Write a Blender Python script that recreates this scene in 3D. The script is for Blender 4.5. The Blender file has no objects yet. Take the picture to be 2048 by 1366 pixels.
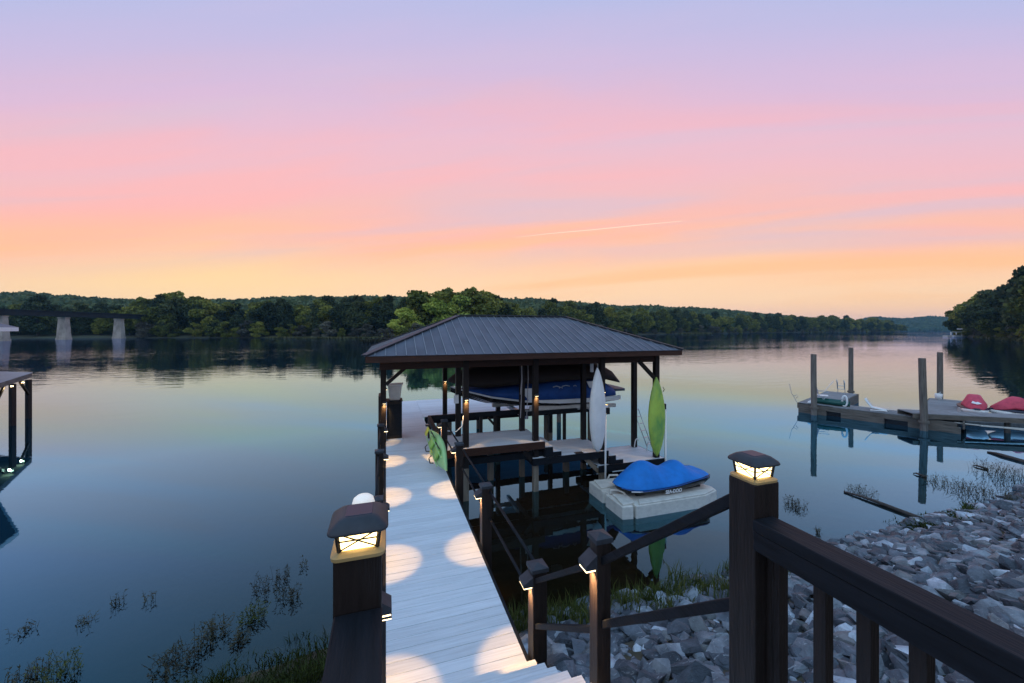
import bpy, math, random
import numpy as np
from mathutils import Vector, Matrix
random.seed(7); rng = np.random.default_rng(7)
SC = bpy.context.scene
COL = SC.collection
R = math.radians
# ------------------------------------------------------------------ camera
FPX, CXP, YHP, CAMH = 778., 1024., 659., 4.5
ANG = math.atan(252/778.); CA, SA = math.cos(ANG), math.sin(ANG)
def rot(X, Y): return (CA*X+SA*Y, -SA*X+CA*Y)
def W(px, Y, z=0.):                      # bearing of photo column px at forward distance Y (metres)
    x, y = rot((px-CXP)/FPX*Y, Y); return Vector((x, y, z))
cam = bpy.data.cameras.new('camera'); camo = bpy.data.objects.new('camera', cam); COL.objects.link(camo)
cam.sensor_width = 36; cam.lens = 36*FPX/2048; cam.shift_y = (YHP-683)/2048
cam.clip_start = .05; cam.clip_end = 30000
camo.location = (0, 0, CAMH); camo.rotation_euler = (R(90), 0, -ANG)
SC.camera = camo
SC.view_settings.view_transform = 'Standard'; SC.view_settings.look = 'None'
SC.view_settings.exposure = 0; SC.view_settings.gamma = 1
# ------------------------------------------------------------------ node helpers
def lin(r, g, b):
    f = lambda c: (c/255/12.92 if c/255 <= .04045 else ((c/255+.055)/1.055)**2.4)
    return (f(r), f(g), f(b), 1)
class NT:
    def __init__(s, nt): s.nt = nt; s.nt.nodes.clear()
    def n(s, t, **k):
        nd = s.nt.nodes.new('ShaderNode'+t)
        for a, v in k.items():
            if a.startswith('i_'):
                key = a[2:]; key = int(key) if key.isdigit() else key.replace('_', ' ')
                sk = nd.inputs[key]
                if isinstance(v, bpy.types.NodeSocket): s.nt.links.new(v, sk)
                else: sk.default_value = v
            else: setattr(nd, a, v)
        return nd
    def m(s, op, a, b=None, c=None, clamp=False):
        nd = s.nt.nodes.new('ShaderNodeMath'); nd.operation = op; nd.use_clamp = clamp
        for i, v in enumerate((a, b, c)):
            if v is None: continue
            if isinstance(v, bpy.types.NodeSocket): s.nt.links.new(v, nd.inputs[i])
            else: nd.inputs[i].default_value = v
        return nd.outputs[0]
    def ramp(s, fac, stops, interp='LINEAR'):
        nd = s.nt.nodes.new('ShaderNodeValToRGB'); cr = nd.color_ramp; cr.interpolation = interp
        while len(cr.elements) > 1: cr.elements.remove(cr.elements[-1])
        for i, (p, c) in enumerate(stops):
            e = cr.elements[0] if i == 0 else cr.elements.new(p)
            e.position = p; e.color = c if len(c) == 4 else (*c, 1)
        s.nt.links.new(fac, nd.inputs[0]); return nd.outputs[0]
    def mix(s, f, a, b, blend='MIX'):
        nd = s.nt.nodes.new('ShaderNodeMix'); nd.data_type = 'RGBA'; nd.blend_type = blend
        for i, v in ((0, f), (6, a), (7, b)):
            if isinstance(v, bpy.types.NodeSocket): s.nt.links.new(v, nd.inputs[i])
            else: nd.inputs[i].default_value = v if i == 0 or len(v) == 4 else (*v, 1)
        return nd.outputs[2]
    def link(s, a, b): s.nt.links.new(a, b)
# ------------------------------------------------------------------ dusk sky
SUN_AZ, SUN_EL = R(-37), R(-1.)         # sunset glow low on the left, past the bridge
wd = bpy.data.worlds.new('World'); SC.world = wd; wd.use_nodes = True
T = NT(wd.node_tree)
out = T.n('OutputWorld')
sky = T.n('TexSky', sky_type='NISHITA', sun_disc=False, sun_elevation=SUN_EL, sun_rotation=ANG+SUN_AZ)
bg1 = T.n('Background', i_Color=sky.outputs[0], i_Strength=.012)
co = T.n('TexCoord'); sep = T.n('SeparateXYZ', i_0=co.outputs['Generated'])
dx, dy, dz = sep.outputs
Xc = T.m('SUBTRACT', T.m('MULTIPLY', dx, CA), T.m('MULTIPLY', dy, SA))
Yc = T.m('ADD', T.m('MULTIPLY', dx, SA), T.m('MULTIPLY', dy, CA))
hl = T.m('SQRT', T.m('ADD', T.m('MULTIPLY', dx, dx), T.m('MULTIPLY', dy, dy)))
den = T.m('MAXIMUM', Yc, T.m('MULTIPLY', hl, .5)); den = T.m('MAXIMUM', den, .02)
t0 = T.m('DIVIDE', T.m('MAXIMUM', dz, 0.), den)
az = T.m('ARCTAN2', Xc, Yc)
# slow drifting cloud sheets, tilted up to the right
cv = T.n('CombineXYZ', i_0=T.m('MULTIPLY', az, .55), i_1=T.m('SUBTRACT', T.m('MULTIPLY', t0, 3.1), T.m('MULTIPLY', az, .42)), i_2=3.7)
nA = T.n('TexNoise', i_Vector=cv.outputs[0], i_Scale=1.9, i_Detail=4., i_Roughness=.52, i_Distortion=.45).outputs[0]
cv2 = T.n('CombineXYZ', i_0=T.m('MULTIPLY', az, .8), i_1=T.m('SUBTRACT', T.m('MULTIPLY', t0, 7.), T.m('MULTIPLY', az, .8)), i_2=9.1)
nB = T.n('TexNoise', i_Vector=cv2.outputs[0], i_Scale=1.1, i_Detail=4., i_Roughness=.5, i_Distortion=.5).outputs[0]
t1 = T.m('ADD', t0, T.m('MULTIPLY', T.m('SUBTRACT', nA, .5), T.m('MULTIPLY', T.m('MINIMUM', t0, .5), .55)))
t1 = T.m('DIVIDE', t1, 3.)
S = lambda t, *c: (t/3., lin(*c))
base = T.ramp(t1, [S(0, 236, 196, 182), S(.035, 250, 206, 178), S(.075, 255, 215, 174), S(.12, 255, 212, 170), S(.17, 254, 203, 163),
                   S(.23, 251, 193, 165), S(.30, 244, 187, 178), S(.39, 236, 186, 194), S(.48, 228, 186, 203), S(.58, 214, 184, 212),
                   S(.70, 198, 184, 218), S(.82, 184, 184, 222), S(1.1, 146, 184, 230), S(1.7, 124, 178, 226), S(3, 120, 180, 228)])
# coral streaks and grey-lilac gaps
bandm = T.ramp(T.m('DIVIDE', t0, 3.), [S(0, 0, 0, 0), S(.13, 90, 90, 90), S(.24, 255, 255, 255), S(.5, 230, 230, 230), S(.75, 70, 70, 70), S(1., 0, 0, 0)])
coral = T.ramp(nA, [(.40, (0, 0, 0, 1)), (.68, (1, 1, 1, 1))], 'EASE')
c1 = T.mix(T.m('MULTIPLY', T.m('MULTIPLY', coral, bandm), .62), base, lin(255, 180, 172))
grey = T.ramp(nB, [(.45, (0, 0, 0, 1)), (.70, (1, 1, 1, 1))], 'EASE')
c2 = T.mix(T.m('MULTIPLY', T.m('MULTIPLY', grey, bandm), .7), c1, lin(210, 192, 210))
# orange low streaks
low = T.ramp(T.m('DIVIDE', t0, 3.), [S(.04, 0, 0, 0), S(.11, 255, 255, 255), S(.22, 255, 255, 255), S(.32, 0, 0, 0)])
fine = T.ramp(nB, [(.36, (1, 1, 1, 1)), (.52, (0, 0, 0, 1))], 'EASE')
c3 = T.mix(T.m('MULTIPLY', T.m('MULTIPLY', fine, low), .6), c2, lin(255, 194, 138))
# glow
da = T.m('SUBTRACT', az, SUN_AZ); dt = T.m('SUBTRACT', t0, .13)
g = T.m('EXPONENT', T.m('MULTIPLY', T.m('ADD', T.m('MULTIPLY', T.m('MULTIPLY', da, da), 13.), T.m('MULTIPLY', T.m('MULTIPLY', dt, dt), 190.)), -1.))
c4 = T.mix(T.m('MULTIPLY', g, .28), c3, lin(255, 230, 140))
bk = T.n('MapRange', interpolation_type='SMOOTHSTEP', i_0=T.m('DIVIDE', Yc, T.m('MAXIMUM', hl, .001)), i_1=.45, i_2=-.35, i_3=0., i_4=1.).outputs[0]
east = T.ramp(T.m('MAXIMUM', dz, 0.), [(0, lin(150, 165, 195)), (.12, lin(176, 178, 205)), (.3, lin(160, 180, 216)), (1, lin(128, 178, 226))])
c4 = T.mix(T.m('MULTIPLY', bk, .9), c4, east)
bg2 = T.n('Background', i_Color=c4, i_Strength=1.09)
add = T.n('AddShader', i_0=bg1.outputs[0], i_1=bg2.outputs[0]); T.link(add.outputs[0], out.inputs[0])
# added soft fill behind the camera, as eastern twilight (no direct sunlight is left)
sl = bpy.data.lights.new('twilight_fill', 'SUN'); sl.energy = .75; sl.angle = R(80); sl.color = (.84, .93, 1.)
so = bpy.data.objects.new('twilight_fill', sl); COL.objects.link(so); so.location = (0, 0, 40)
so.rotation_euler = Vector((*rot(-.35, -1.), 1.15)).to_track_quat('Z', 'Y').to_euler()
# ------------------------------------------------------------------ materials
def mat(name, col, rough=.6, metal=0., var=.25, scale=(6, 6, 6), bump=.0, bscale=30., col2=None, spec=.5, objrand=0., emit=None, estr=0., detail=4.):
    m = bpy.data.materials.new(name); m.use_nodes = True; t = NT(m.node_tree)
    o = t.n('OutputMaterial'); b = t.n('BsdfPrincipled'); t.link(b.outputs[0], o.inputs[0])
    tc = t.n('TexCoord').outputs['Object']
    mp = t.n('Mapping', i_Vector=tc, i_Scale=scale)
    vec = mp.outputs[0]
    if objrand:
        oi = t.n('ObjectInfo').outputs['Random']
        vec = t.n('VectorMath', operation='ADD', i_0=vec, i_1=t.n('CombineXYZ', i_0=t.m('MULTIPLY', oi, 57.), i_1=t.m('MULTIPLY', oi, 23.)).outputs[0]).outputs[0]
    nz = t.n('TexNoise', i_Vector=vec, i_Scale=1., i_Detail=detail, i_Roughness=.6).outputs[0]
    c = (*col, 1); c2 = (*(col2 or [x*(1-var) for x in col]), 1); chi = (*[min(1, x*(1+var*.6)) for x in col], 1)
    cc = t.ramp(nz, [(.3, c2), (.52, c), (.72, chi)])
    if objrand:
        f = t.m('ADD', 1-objrand*.5, t.m('MULTIPLY', oi, objrand))
        cc = t.mix(1., cc, t.n('CombineColor', i_0=f, i_1=f, i_2=f).outputs[0], 'MULTIPLY')
    t.link(cc, b.inputs['Base Color'])
    b.inputs['Roughness'].default_value = rough; b.inputs['Metallic'].default_value = metal
    b.inputs['Specular IOR Level'].default_value = spec
    if bump:
        bp = t.n('Bump', i_Strength=bump, i_Distance=.02, i_Height=t.n('TexNoise', i_Vector=mp.outputs[0], i_Scale=bscale/6, i_Detail=5.).outputs[0])
        t.link(bp.outputs[0], b.inputs['Normal'])
    if emit: b.inputs['Emission Color'].default_value = (*emit, 1); b.inputs['Emission Strength'].default_value = estr
    return m
M = {}
M['stain'] = mat('dark_stained_wood', (.016, .0115, .0100), .5, spec=.3, var=.5, scale=(30, 30, 3), bump=.25, bscale=20, objrand=.3)
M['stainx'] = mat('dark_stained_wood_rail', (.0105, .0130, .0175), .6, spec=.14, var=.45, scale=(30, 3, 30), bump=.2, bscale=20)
M['stainr'] = mat('dark_stained_wood_beam', (.050, .022, .014), .5, spec=.3, var=.4, scale=(3, 20, 30), bump=.2, bscale=20)
M['deck'] = mat('pale_composite_deck', (.64, .70, .75), .55, var=.16, scale=(2.2, 60, 60), bump=.35, bscale=14, objrand=.16, detail=6.)
M['roof'] = mat('charcoal_metal_roof', (.095, .108, .138), .5, spec=.3, var=.28, scale=(1.2, 1.2, 1.2), objrand=.12)
M['rib'] = mat('charcoal_metal_rib', (.20, .22, .25), .4, var=.2)
M['cap'] = mat('dark_metal_cap', (.035, .042, .052), .5, spec=.3, var=.25, scale=(20, 20, 20))
M['weath'] = mat('weathered_pile_wood', (.23, .19, .14), .8, var=.4, scale=(25, 25, 2), bump=.5, bscale=16, objrand=.2)
M['pile'] = mat('grey_dock_pile', (.15, .135, .115), .85, var=.45, scale=(18, 18, 1.5), bump=.6, bscale=16, objrand=.25)
M['greywood'] = mat('grey_dock_boards', (.22, .235, .245), .8, var=.3, scale=(12, 3, 12), bump=.3, bscale=16, objrand=.3)
M['greyskirt'] = mat('grey_dock_skirt', (.13, .115, .095), .85, var=.5, scale=(2, 2, 14), bump=.4)
M['glow'] = mat('warm_lamp_glass', (1, .85, .5), .4, emit=(1, .72, .30), estr=5.5)
M['glow2'] = mat('warm_lens', (1, .85, .6), .4, emit=(1, .76, .40), estr=5.)
M['brass'] = mat('lamp_base_metal', (.42, .29, .12), .45, metal=.1, var=.15)  # lamplight on the tray is partly put into this gold colour
M['white'] = mat('white_plastic', (.80, .82, .80), .45, var=.08, scale=(3, 3, 3), bump=.03)
M['whitek'] = mat('white_kayak_plastic', (.82, .84, .82), .42, var=.1, scale=(2, 2, 2))
M['globe'] = mat('frosted_globe', (.8, .8, .76), .4, var=.05, emit=(1, .9, .72), estr=.35)
M['float'] = mat('float_polyethylene', (.62, .60, .54), .6, var=.16, scale=(6, 6, 9), bump=.15, bscale=40)
M['greenk'] = mat('green_kayak_plastic', (.30, .52, .10), .38, var=.45, scale=(1.5, 1.5, 1.1), col2=(.08, .30, .12))
M['greeny'] = mat('green_yellow_kayak_plastic', (.42, .62, .10), .36, var=.4, scale=(2.2, 2.2, 1.3), col2=(.14, .38, .10))
M['greenp'] = mat('pale_green_kayak_plastic', (.36, .62, .26), .4, var=.2, scale=(3, 1.5, 2))
M['yellow'] = mat('yellow_plastic', (.75, .65, .10), .4, var=.2)
M['black'] = mat('black_plastic', (.012, .012, .014), .35, var=.3)
M['blue'] = mat('blue_boat_cover', (.004, .19, .62), .75, var=.16, scale=(5, 5, 5), bump=.8, bscale=9)
M['bluedk'] = mat('navy_boat_cover', (.008, .07, .28), .7, var=.3, scale=(3, 3, 3), bump=.3, bscale=18)
M['hull'] = mat('black_hull', (.012, .011, .012), .18, var=.3)
M['tarp'] = mat('dark_brown_canvas', (.020, .013, .010), .75, var=.35, scale=(2, 2, 2), bump=.3)
M['red'] = mat('red_watercraft_cover', (.62, .07, .12), .7, var=.25, scale=(5, 5, 5), bump=.3)
M['navy'] = mat('dark_navy_cover', (.010, .018, .045), .45, var=.3)
M['steel'] = mat('aluminium', (.5, .53, .56), .3, metal=.85, var=.1)
M['concrete'] = mat('pier_concrete', (.42, .35, .28), .9, var=.4, scale=(.5, .5, .25), bump=.3, bscale=12)
M['girder'] = mat('bridge_girder_steel', (.012, .018, .022), .8, var=.3, scale=(.5, .5, .5))
M['teal'] = mat('dark_green_plastic', (.01, .09, .075), .4, var=.3)
M['bark'] = mat('tree_bark', (.10, .085, .07), .9, var=.4, scale=(3, 3, 1))
M['stick'] = mat('wet_driftwood', (.055, .045, .04), .8, var=.4, scale=(8, 8, 8), bump=.4)
M['print'] = mat('white_print', (.8, .8, .8), .5, var=.02)
M['fadeprint'] = mat('faded_pale_print', (.30, .36, .45), .7, var=.1)
M['whiteroof'] = mat('pale_flat_roof', (.42, .44, .46), .6, var=.15, scale=(.7, .7, .7))
M['blueroof'] = mat('slate_blue_roof', (.07, .10, .14), .6, var=.2)
M['canvas'] = mat('pale_chair_canvas', (.45, .42, .42), .8, var=.1)
def foliage(name, lo, mid, hi, rough=.7):
    m = bpy.data.materials.new(name); m.use_nodes = True; t = NT(m.node_tree)
    o = t.n('OutputMaterial'); b = t.n('BsdfPrincipled', i_Roughness=rough)
    b.inputs['Specular IOR Level'].default_value = .2
    ge = t.n('NewGeometry'); oi = t.n('ObjectInfo').outputs['Random']
    nz = t.n('TexNoise', i_Vector=ge.outputs['Position'], i_Scale=.16, i_Detail=3.).outputs[0]
    f = t.m('ADD', t.m('MULTIPLY', ge.outputs['Random Per Island'], .38), t.m('ADD', T_c(t, nz), t.m('MULTIPLY', oi, .34)))
    c = t.ramp(f, [(.25, lo), (.58, mid), (1., hi)])
    t.link(c, b.inputs['Base Color'])
    tr = t.n('BsdfTranslucent', i_Color=c)
    mx = t.n('MixShader', i_0=.25, i_1=b.outputs[0], i_2=tr.outputs[0]); t.link(mx.outputs[0], o.inputs[0]); return m
def T_c(t, nz): return t.m('MULTIPLY', t.m('SUBTRACT', nz, .3), .9)
M['leafdark'] = foliage('dark_bank_foliage', (0.027, 0.041, 0.022), (0.059, 0.082, 0.034), (0.143, 0.155, 0.054))
M['leafmid'] = foliage('mid_green_foliage', (0.071, 0.087, 0.023), (0.179, 0.198, 0.039), (0.394, 0.365, 0.070))
M['leafbright'] = foliage('bright_willow_foliage', (0.125, 0.175, 0.032), (0.340, 0.402, 0.069), (0.719, 0.707, 0.138))
M['leafgrey'] = foliage('grey_brown_foliage', (0.071, 0.071, 0.058), (0.156, 0.148, 0.109), (0.287, 0.263, 0.178))
M['leaffar'] = foliage('far_ridge_foliage', (0.041, 0.074, 0.050), (0.082, 0.132, 0.069), (0.171, 0.215, 0.092))
M['grass'] = foliage('lake_grass', (.018, .028, .008), (.060, .085, .018), (.16, .16, .05))
M['weed'] = foliage('wilted_water_weed', (.020, .020, .014), (.055, .055, .030), (.12, .11, .06))
M['reed'] = foliage('shore_reeds', (.05, .055, .02), (.11, .11, .045), (.17, .16, .08))
# stones
def stonemat():
    m = bpy.data.materials.new('riprap_stone'); m.use_nodes = True; t = NT(m.node_tree)
    o = t.n('OutputMaterial'); b = t.n('BsdfPrincipled', i_Roughness=.62); t.link(b.outputs[0], o.inputs[0])
    ge = t.n('NewGeometry'); p = ge.outputs['Position']
    n1 = t.n('TexNoise', i_Vector=p, i_Scale=5., i_Detail=6., i_Roughness=.62).outputs[0]
    n2 = t.n('TexNoise', i_Vector=t.n('Mapping', i_Vector=p, i_Scale=(3, 9, 14), i_Rotation=(.5, .3, .7)).outputs[0], i_Scale=1.6, i_Detail=8., i_Roughness=.7, i_Distortion=1.6).outputs[0]
    n3 = t.n('TexNoise', i_Vector=p, i_Scale=.9, i_Detail=2.).outputs[0]
    isl = ge.outputs['Random Per Island']; oi = t.n('ObjectInfo').outputs['Random']
    hsel = t.m('FRACT', t.m('ADD', isl, oi))
    c = t.ramp(n1, [(.3, (.065, .078, .094)), (.5, (.14, .160, .184)), (.72, (.24, .265, .292))])
    per = t.ramp(hsel, [(0, (.42, .45, .50)), (.35, (.78, .82, .88)), (.6, (1.2, 1.2, 1.2)), (.76, (1.05, 1., .93)), (.84, (1.7, 1.7, 1.7)), (.93, (3., 3., 3.))], 'CONSTANT')
    c = t.mix(1., c, per, 'MULTIPLY')
    vein = t.ramp(n2, [(.60, (0, 0, 0)), (.66, (1, 1, 1))])
    c = t.mix(t.m('MULTIPLY', vein, .55), c, (.52, .56, .60))
    t.link(c, b.inputs['Base Color'])
    bp = t.n('Bump', i_Strength=.9, i_Distance=.035, i_Height=t.m('ADD', n1, t.m('MULTIPLY', n2, .7))); t.link(bp.outputs[0], b.inputs['Normal'])
    return m
M['stone'] = stonemat()
def groundmat():
    m = bpy.data.materials.new('lake_bed_and_bank_soil'); m.use_nodes = True; t = NT(m.node_tree)
    o = t.n('OutputMaterial'); b = t.n('BsdfPrincipled', i_Roughness=.9); t.link(b.outputs[0], o.inputs[0])
    p = t.n('NewGeometry').outputs['Position']
    n1 = t.n('TexNoise', i_Vector=p, i_Scale=2.2, i_Detail=6.).outputs[0]
    n2 = t.n('TexNoise', i_Vector=p, i_Scale=.5, i_Detail=3.).outputs[0]
    c = t.ramp(n1, [(.3, (.035, .027, .018)), (.5, (.08, .06, .042)), (.7, (.13, .105, .078))])
    c = t.mix(t.ramp(n2, [(.45, (0, 0, 0)), (.6, (1, 1, 1))]), c, (.045, .05, .02))
    t.link(c, b.inputs['Base Color'])
    bp = t.n('Bump', i_Strength=.6, i_Distance=.05, i_Height=n1); t.link(bp.outputs[0], b.inputs['Normal'])
    return m
M['ground'] = groundmat()
M['grassland'] = mat('far_bank_ground', (.05, .055, .03), .9, var=.4, scale=(.1, .1, .1))
def watermat():
    m = bpy.data.materials.new('lake_water'); m.use_nodes = True; t = NT(m.node_tree)
    o = t.n('OutputMaterial')
    p = t.n('NewGeometry').outputs['Position']; sp = t.n('SeparateXYZ', i_0=p).outputs
    mp = t.n('Mapping', i_Vector=p, i_Rotation=(0, 0, ANG), i_Scale=(.35, 1.1, 1)).outputs[0]
    r1 = t.n('TexNoise', i_Vector=mp, i_Scale=.9, i_Detail=3., i_Roughness=.5).outputs[0]
    big = t.n('TexNoise', i_Vector=t.n('Mapping', i_Vector=p, i_Rotation=(0, 0, ANG), i_Scale=(.3, 1, 1)).outputs[0], i_Scale=.028, i_Detail=3.).outputs[0]
    r2 = t.n('TexNoise', i_Vector=p, i_Scale=5., i_Detail=2.).outputs[0]
    dist = t.n('VectorMath', operation='LENGTH', i_0=p).outputs['Value']
    far = t.n('MapRange', i_0=dist, i_1=22., i_2=70., i_3=.05, i_4=1.).outputs[0]
    patch = t.ramp(big, [(.42, (.25, .25, .25)), (.6, (1, 1, 1))])
    amp = t.m('MULTIPLY', far, patch)
    h = t.m('ADD', t.m('MULTIPLY', r1, amp), t.m('MULTIPLY', r2, .012))
    bp = t.n('Bump', i_Strength=1., i_Distance=.05, i_Height=h)
    nrm = bp.outputs[0]
    fr = t.n('Fresnel', i_IOR=1.42, i_Normal=nrm).outputs[0]
    fr = t.m('MINIMUM', t.m('POWER', fr, .46, clamp=True), .94)
    gl = t.n('BsdfGlossy', i_Color=t.mix(t.n('MapRange', i_0=fr, i_1=.56, i_2=.84, i_3=0., i_4=1.).outputs[0], t.mix(t.n('MapRange', i_0=fr, i_1=.27, i_2=.55, i_3=0., i_4=1.).outputs[0], (.12, .31, .36), (.38, 1.04, 1.50)), (.68, .77, 1.06)), i_Roughness=.012, i_Normal=nrm)  # reflection tinted by view angle, painting a bluer sky into the mirror
    # murk: clear brown shallows turning opaque blue-green with depth
    shx = t.m('ADD', sp[1], t.m('MULTIPLY', t.n('TexNoise', i_Vector=p, i_Scale=.5, i_Detail=3.).outputs[0], 1.6))
    clear = t.n('MapRange', i_0=shx, i_1=6.4, i_2=12., i_3=.92, i_4=.0).outputs[0]
    hx = t.m('DIVIDE', t.m('SUBTRACT', sp[0], 5.), 4.6); hy = t.m('DIVIDE', t.m('SUBTRACT', shx, 8.6), 5.6)
    dock_shade = t.n('MapRange', i_0=t.m('ADD', t.m('MULTIPLY', hx, hx), t.m('MULTIPLY', hy, hy)), i_1=.55, i_2=1.5, i_3=0., i_4=1.).outputs[0]  # brown oval round the dock: clear shallows plus shade painted into the body colour
    hue = t.m('MULTIPLY', t.n('MapRange', i_0=shx, i_1=6.5, i_2=12., i_3=.15, i_4=1.).outputs[0], dock_shade)
    body = t.mix(hue, (.030, .022, .014), (.004, .018, .026))
    df = t.n('BsdfDiffuse', i_Color=body)
    tp = t.n('BsdfTransparent', i_Color=(.62, .50, .36, 1))
    mb = t.n('MixShader', i_0=clear, i_1=df.outputs[0], i_2=tp.outputs[0])
    mx = t.n('MixShader', i_0=fr, i_1=mb.outputs[0], i_2=gl.outputs[0]); t.link(mx.outputs[0], o.inputs[0])
    return m
M['water'] = watermat()
# ------------------------------------------------------------------ mesh builder
class MB:
    def __init__(s): s.v = []; s.f = []; s.mi = []; s.k = 0
    def add(s, vs, fs):
        o = len(s.v); s.v += [tuple(v) for v in vs]
        s.f += [tuple(o+i for i in f) for f in fs]; s.mi += [s.k]*len(fs); return s
    def box(s, x0, x1, y0, y1, z0, z1, rz=0., c=None, mtx=None, taper=0.):
        cx, cy = (x0+x1)/2, (y0+y1)/2
        vs = []
        for z, k in ((z0, 1.), (z1, 1.-taper)):
            for x, y in ((x0, y0), (x1, y0), (x1, y1), (x0, y1)):
                vs.append(Vector((cx+(x-cx)*k, cy+(y-cy)*k, z)))
        if rz:
            p = c or (cx, cy); q = Matrix.Rotation(rz, 4, 'Z'); o = Vector((p[0], p[1], 0))
            vs = [q @ (v-o)+o for v in vs]
        if mtx: vs = [mtx @ v for v in vs]
        return s.add(vs, [(3, 2, 1, 0), (4, 5, 6, 7), (0, 1, 5, 4), (1, 2, 6, 5), (2, 3, 7, 6), (3, 0, 4, 7)])
    def bar(s, p0, p1, w, h, up=(0, 0, 1)):
        p0, p1 = Vector(p0), Vector(p1); d = (p1-p0).normalized(); u = Vector(up)
        a = d.cross(u)
        if a.length < 1e-4: a = d.cross(Vector((0, 1, 0)))
        a.normalize(); b = a.cross(d)
        vs = [p+a*i*w/2+b*j*h/2 for p in (p0, p1) for i, j in ((-1, -1), (1, -1), (1, 1), (-1, 1))]
        return s.add(vs, [(3, 2, 1, 0), (4, 5, 6, 7), (0, 1, 5, 4), (1, 2, 6, 5), (2, 3, 7, 6), (3, 0, 4, 7)])
    def tube(s, pts, r, n=8, r1=None, caps=True):
        pts = [Vector(p) for p in pts]; rings = []
        ov = pts[-1]-pts[0]; vert = ov.length > 0 and abs(ov.z) > .75*ov.length
        for i, p in enumerate(pts):
            d = (pts[min(i+1, len(pts)-1)]-pts[max(i-1, 0)]).normalized()
            a = d.cross(Vector((0, 1, 0)) if vert else Vector((0, 0, 1)))
            if a.length < 1e-3: a = d.cross(Vector((1, 0, 0)))
            a.normalize(); b = a.cross(d)
            rr = r if r1 is None else r+(r1-r)*i/(len(pts)-1)
            rings.append([p+(a*math.cos(2*math.pi*k/n)+b*math.sin(2*math.pi*k/n))*rr for k in range(n)])
        return s.loft(rings, caps)
    def loft(s, rings, caps=True, closed=True):
        n = len(rings[0]); o = []; fs = []
        for r in rings: o += list(r)
        m = n if closed else n-1
        for i in range(len(rings)-1):
            for k in range(m): fs.append((i*n+k, i*n+(k+1) % n, (i+1)*n+(k+1) % n, (i+1)*n+k))
        if caps and closed: fs += [tuple(range(n))[::-1], tuple(range((len(rings)-1)*n, len(rings)*n))]
        return s.add(o, fs)
    def slab(s, poly, th):               # polygon (3D points) extruded down by th
        n = len(poly); p = [Vector(q) for q in poly]; q = [v-Vector((0, 0, th)) for v in p]
        return s.add(p+q, [tuple(range(n)), tuple(range(2*n-1, n-1, -1))]+[(i, n+i, n+(i+1) % n, (i+1) % n) for i in range(n)])
    def build(s, name, mats, parent=None, smooth=False, bevel=0., loc=None, local=False, label=None):
        if not isinstance(mats, (list, tuple)): mats = [mats]
        me = bpy.data.meshes.new(name)
        off = Vector((0, 0, 0))
        if not local:
            q = parent
            while q is not None: off += q.location; q = q.parent
        if loc is not None: off = off+Vector(loc)
        me.from_pydata([(v[0]-off.x, v[1]-off.y, v[2]-off.z) for v in s.v], [], s.f)
        for m in mats: me.materials.append(m if not isinstance(m, str) else M[m])
        me.polygons.foreach_set('material_index', s.mi)
        if smooth: me.polygons.foreach_set('use_smooth', [True]*len(me.polygons))
        me.update()
        o = bpy.data.objects.new(name, me); COL.objects.link(o); o.parent = parent
        if loc is not None:
            po = Vector((0, 0, 0)); 
            o.location = Vector(loc)
        if bevel:
            b = o.modifiers.new('bevel', 'BEVEL'); b.width = bevel; b.segments = 2; b.limit_method = 'ANGLE'
        if label: o['label'] = label
        return o
def inst(me, name, parent, loc, rz=0., sc=None):
    o = bpy.data.objects.new(name, me); COL.objects.link(o); o.parent = parent; o.location = loc; o.rotation_euler = (0, 0, rz)
    if sc: o.scale = sc
    return o
def thing(name, label, cat, loc=(0, 0, 0), rz=0., group=None):
    o = bpy.data.objects.new(name, None); COL.objects.link(o); o.location = loc; o.rotation_euler = (0, 0, rz)
    o.empty_display_size = .1
    return tag(o, label, cat, group)
def tag(o, label, cat, group=None, kind=None):
    o['label'] = label; o['category'] = cat
    if group: o['group'] = group
    if kind: o['kind'] = kind
    return o
def struct(o, kind='structure', label=None):
    o['kind'] = kind
    if label: o['label'] = label
    return o
def copy_tree(o, parent=None):
    c = o.copy(); COL.objects.link(c); c.parent = parent
    for ch in o.children: copy_tree(ch, c)
    return c
def spot(parent, loc, energy, size, blend=.32, col=(1, .52, .16), tgt=(0, 0, -1), rad=.012):
    l = bpy.data.lights.new('lamp_light', 'SPOT'); l.energy = energy; l.spot_size = R(size); l.spot_blend = blend; l.color = col; l.shadow_soft_size = rad
    o = bpy.data.objects.new('lamp_light', l); COL.objects.link(o); o.parent = parent; o.location = loc
    o.rotation_euler = Vector(tgt).to_track_quat('-Z', 'Y').to_euler(); return o
def quadmesh(name, C, A, B, mats, parent=None):     # numpy leaf quads: centres, half-axes
    n = len(C); V = np.empty((n, 4, 3)); V[:, 0] = C-A-B*.6; V[:, 1] = C+A*.4-B; V[:, 2] = C+A+B*.7; V[:, 3] = C-A*.5+B
    me = bpy.data.meshes.new(name); me.vertices.add(n*4); me.vertices.foreach_set('co', V.reshape(-1))
    me.loops.add(n*4); me.loops.foreach_set('vertex_index', np.arange(n*4))
    me.polygons.add(n); me.polygons.foreach_set('loop_start', np.arange(n)*4); me.polygons.foreach_set('loop_total', np.full(n, 4))
    me.materials.append(M[mats]); me.update(); me.validate()
    return me
def rdir(n):
    v = rng.normal(size=(n, 3)); return v/np.linalg.norm(v, axis=1, keepdims=True)
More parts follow.
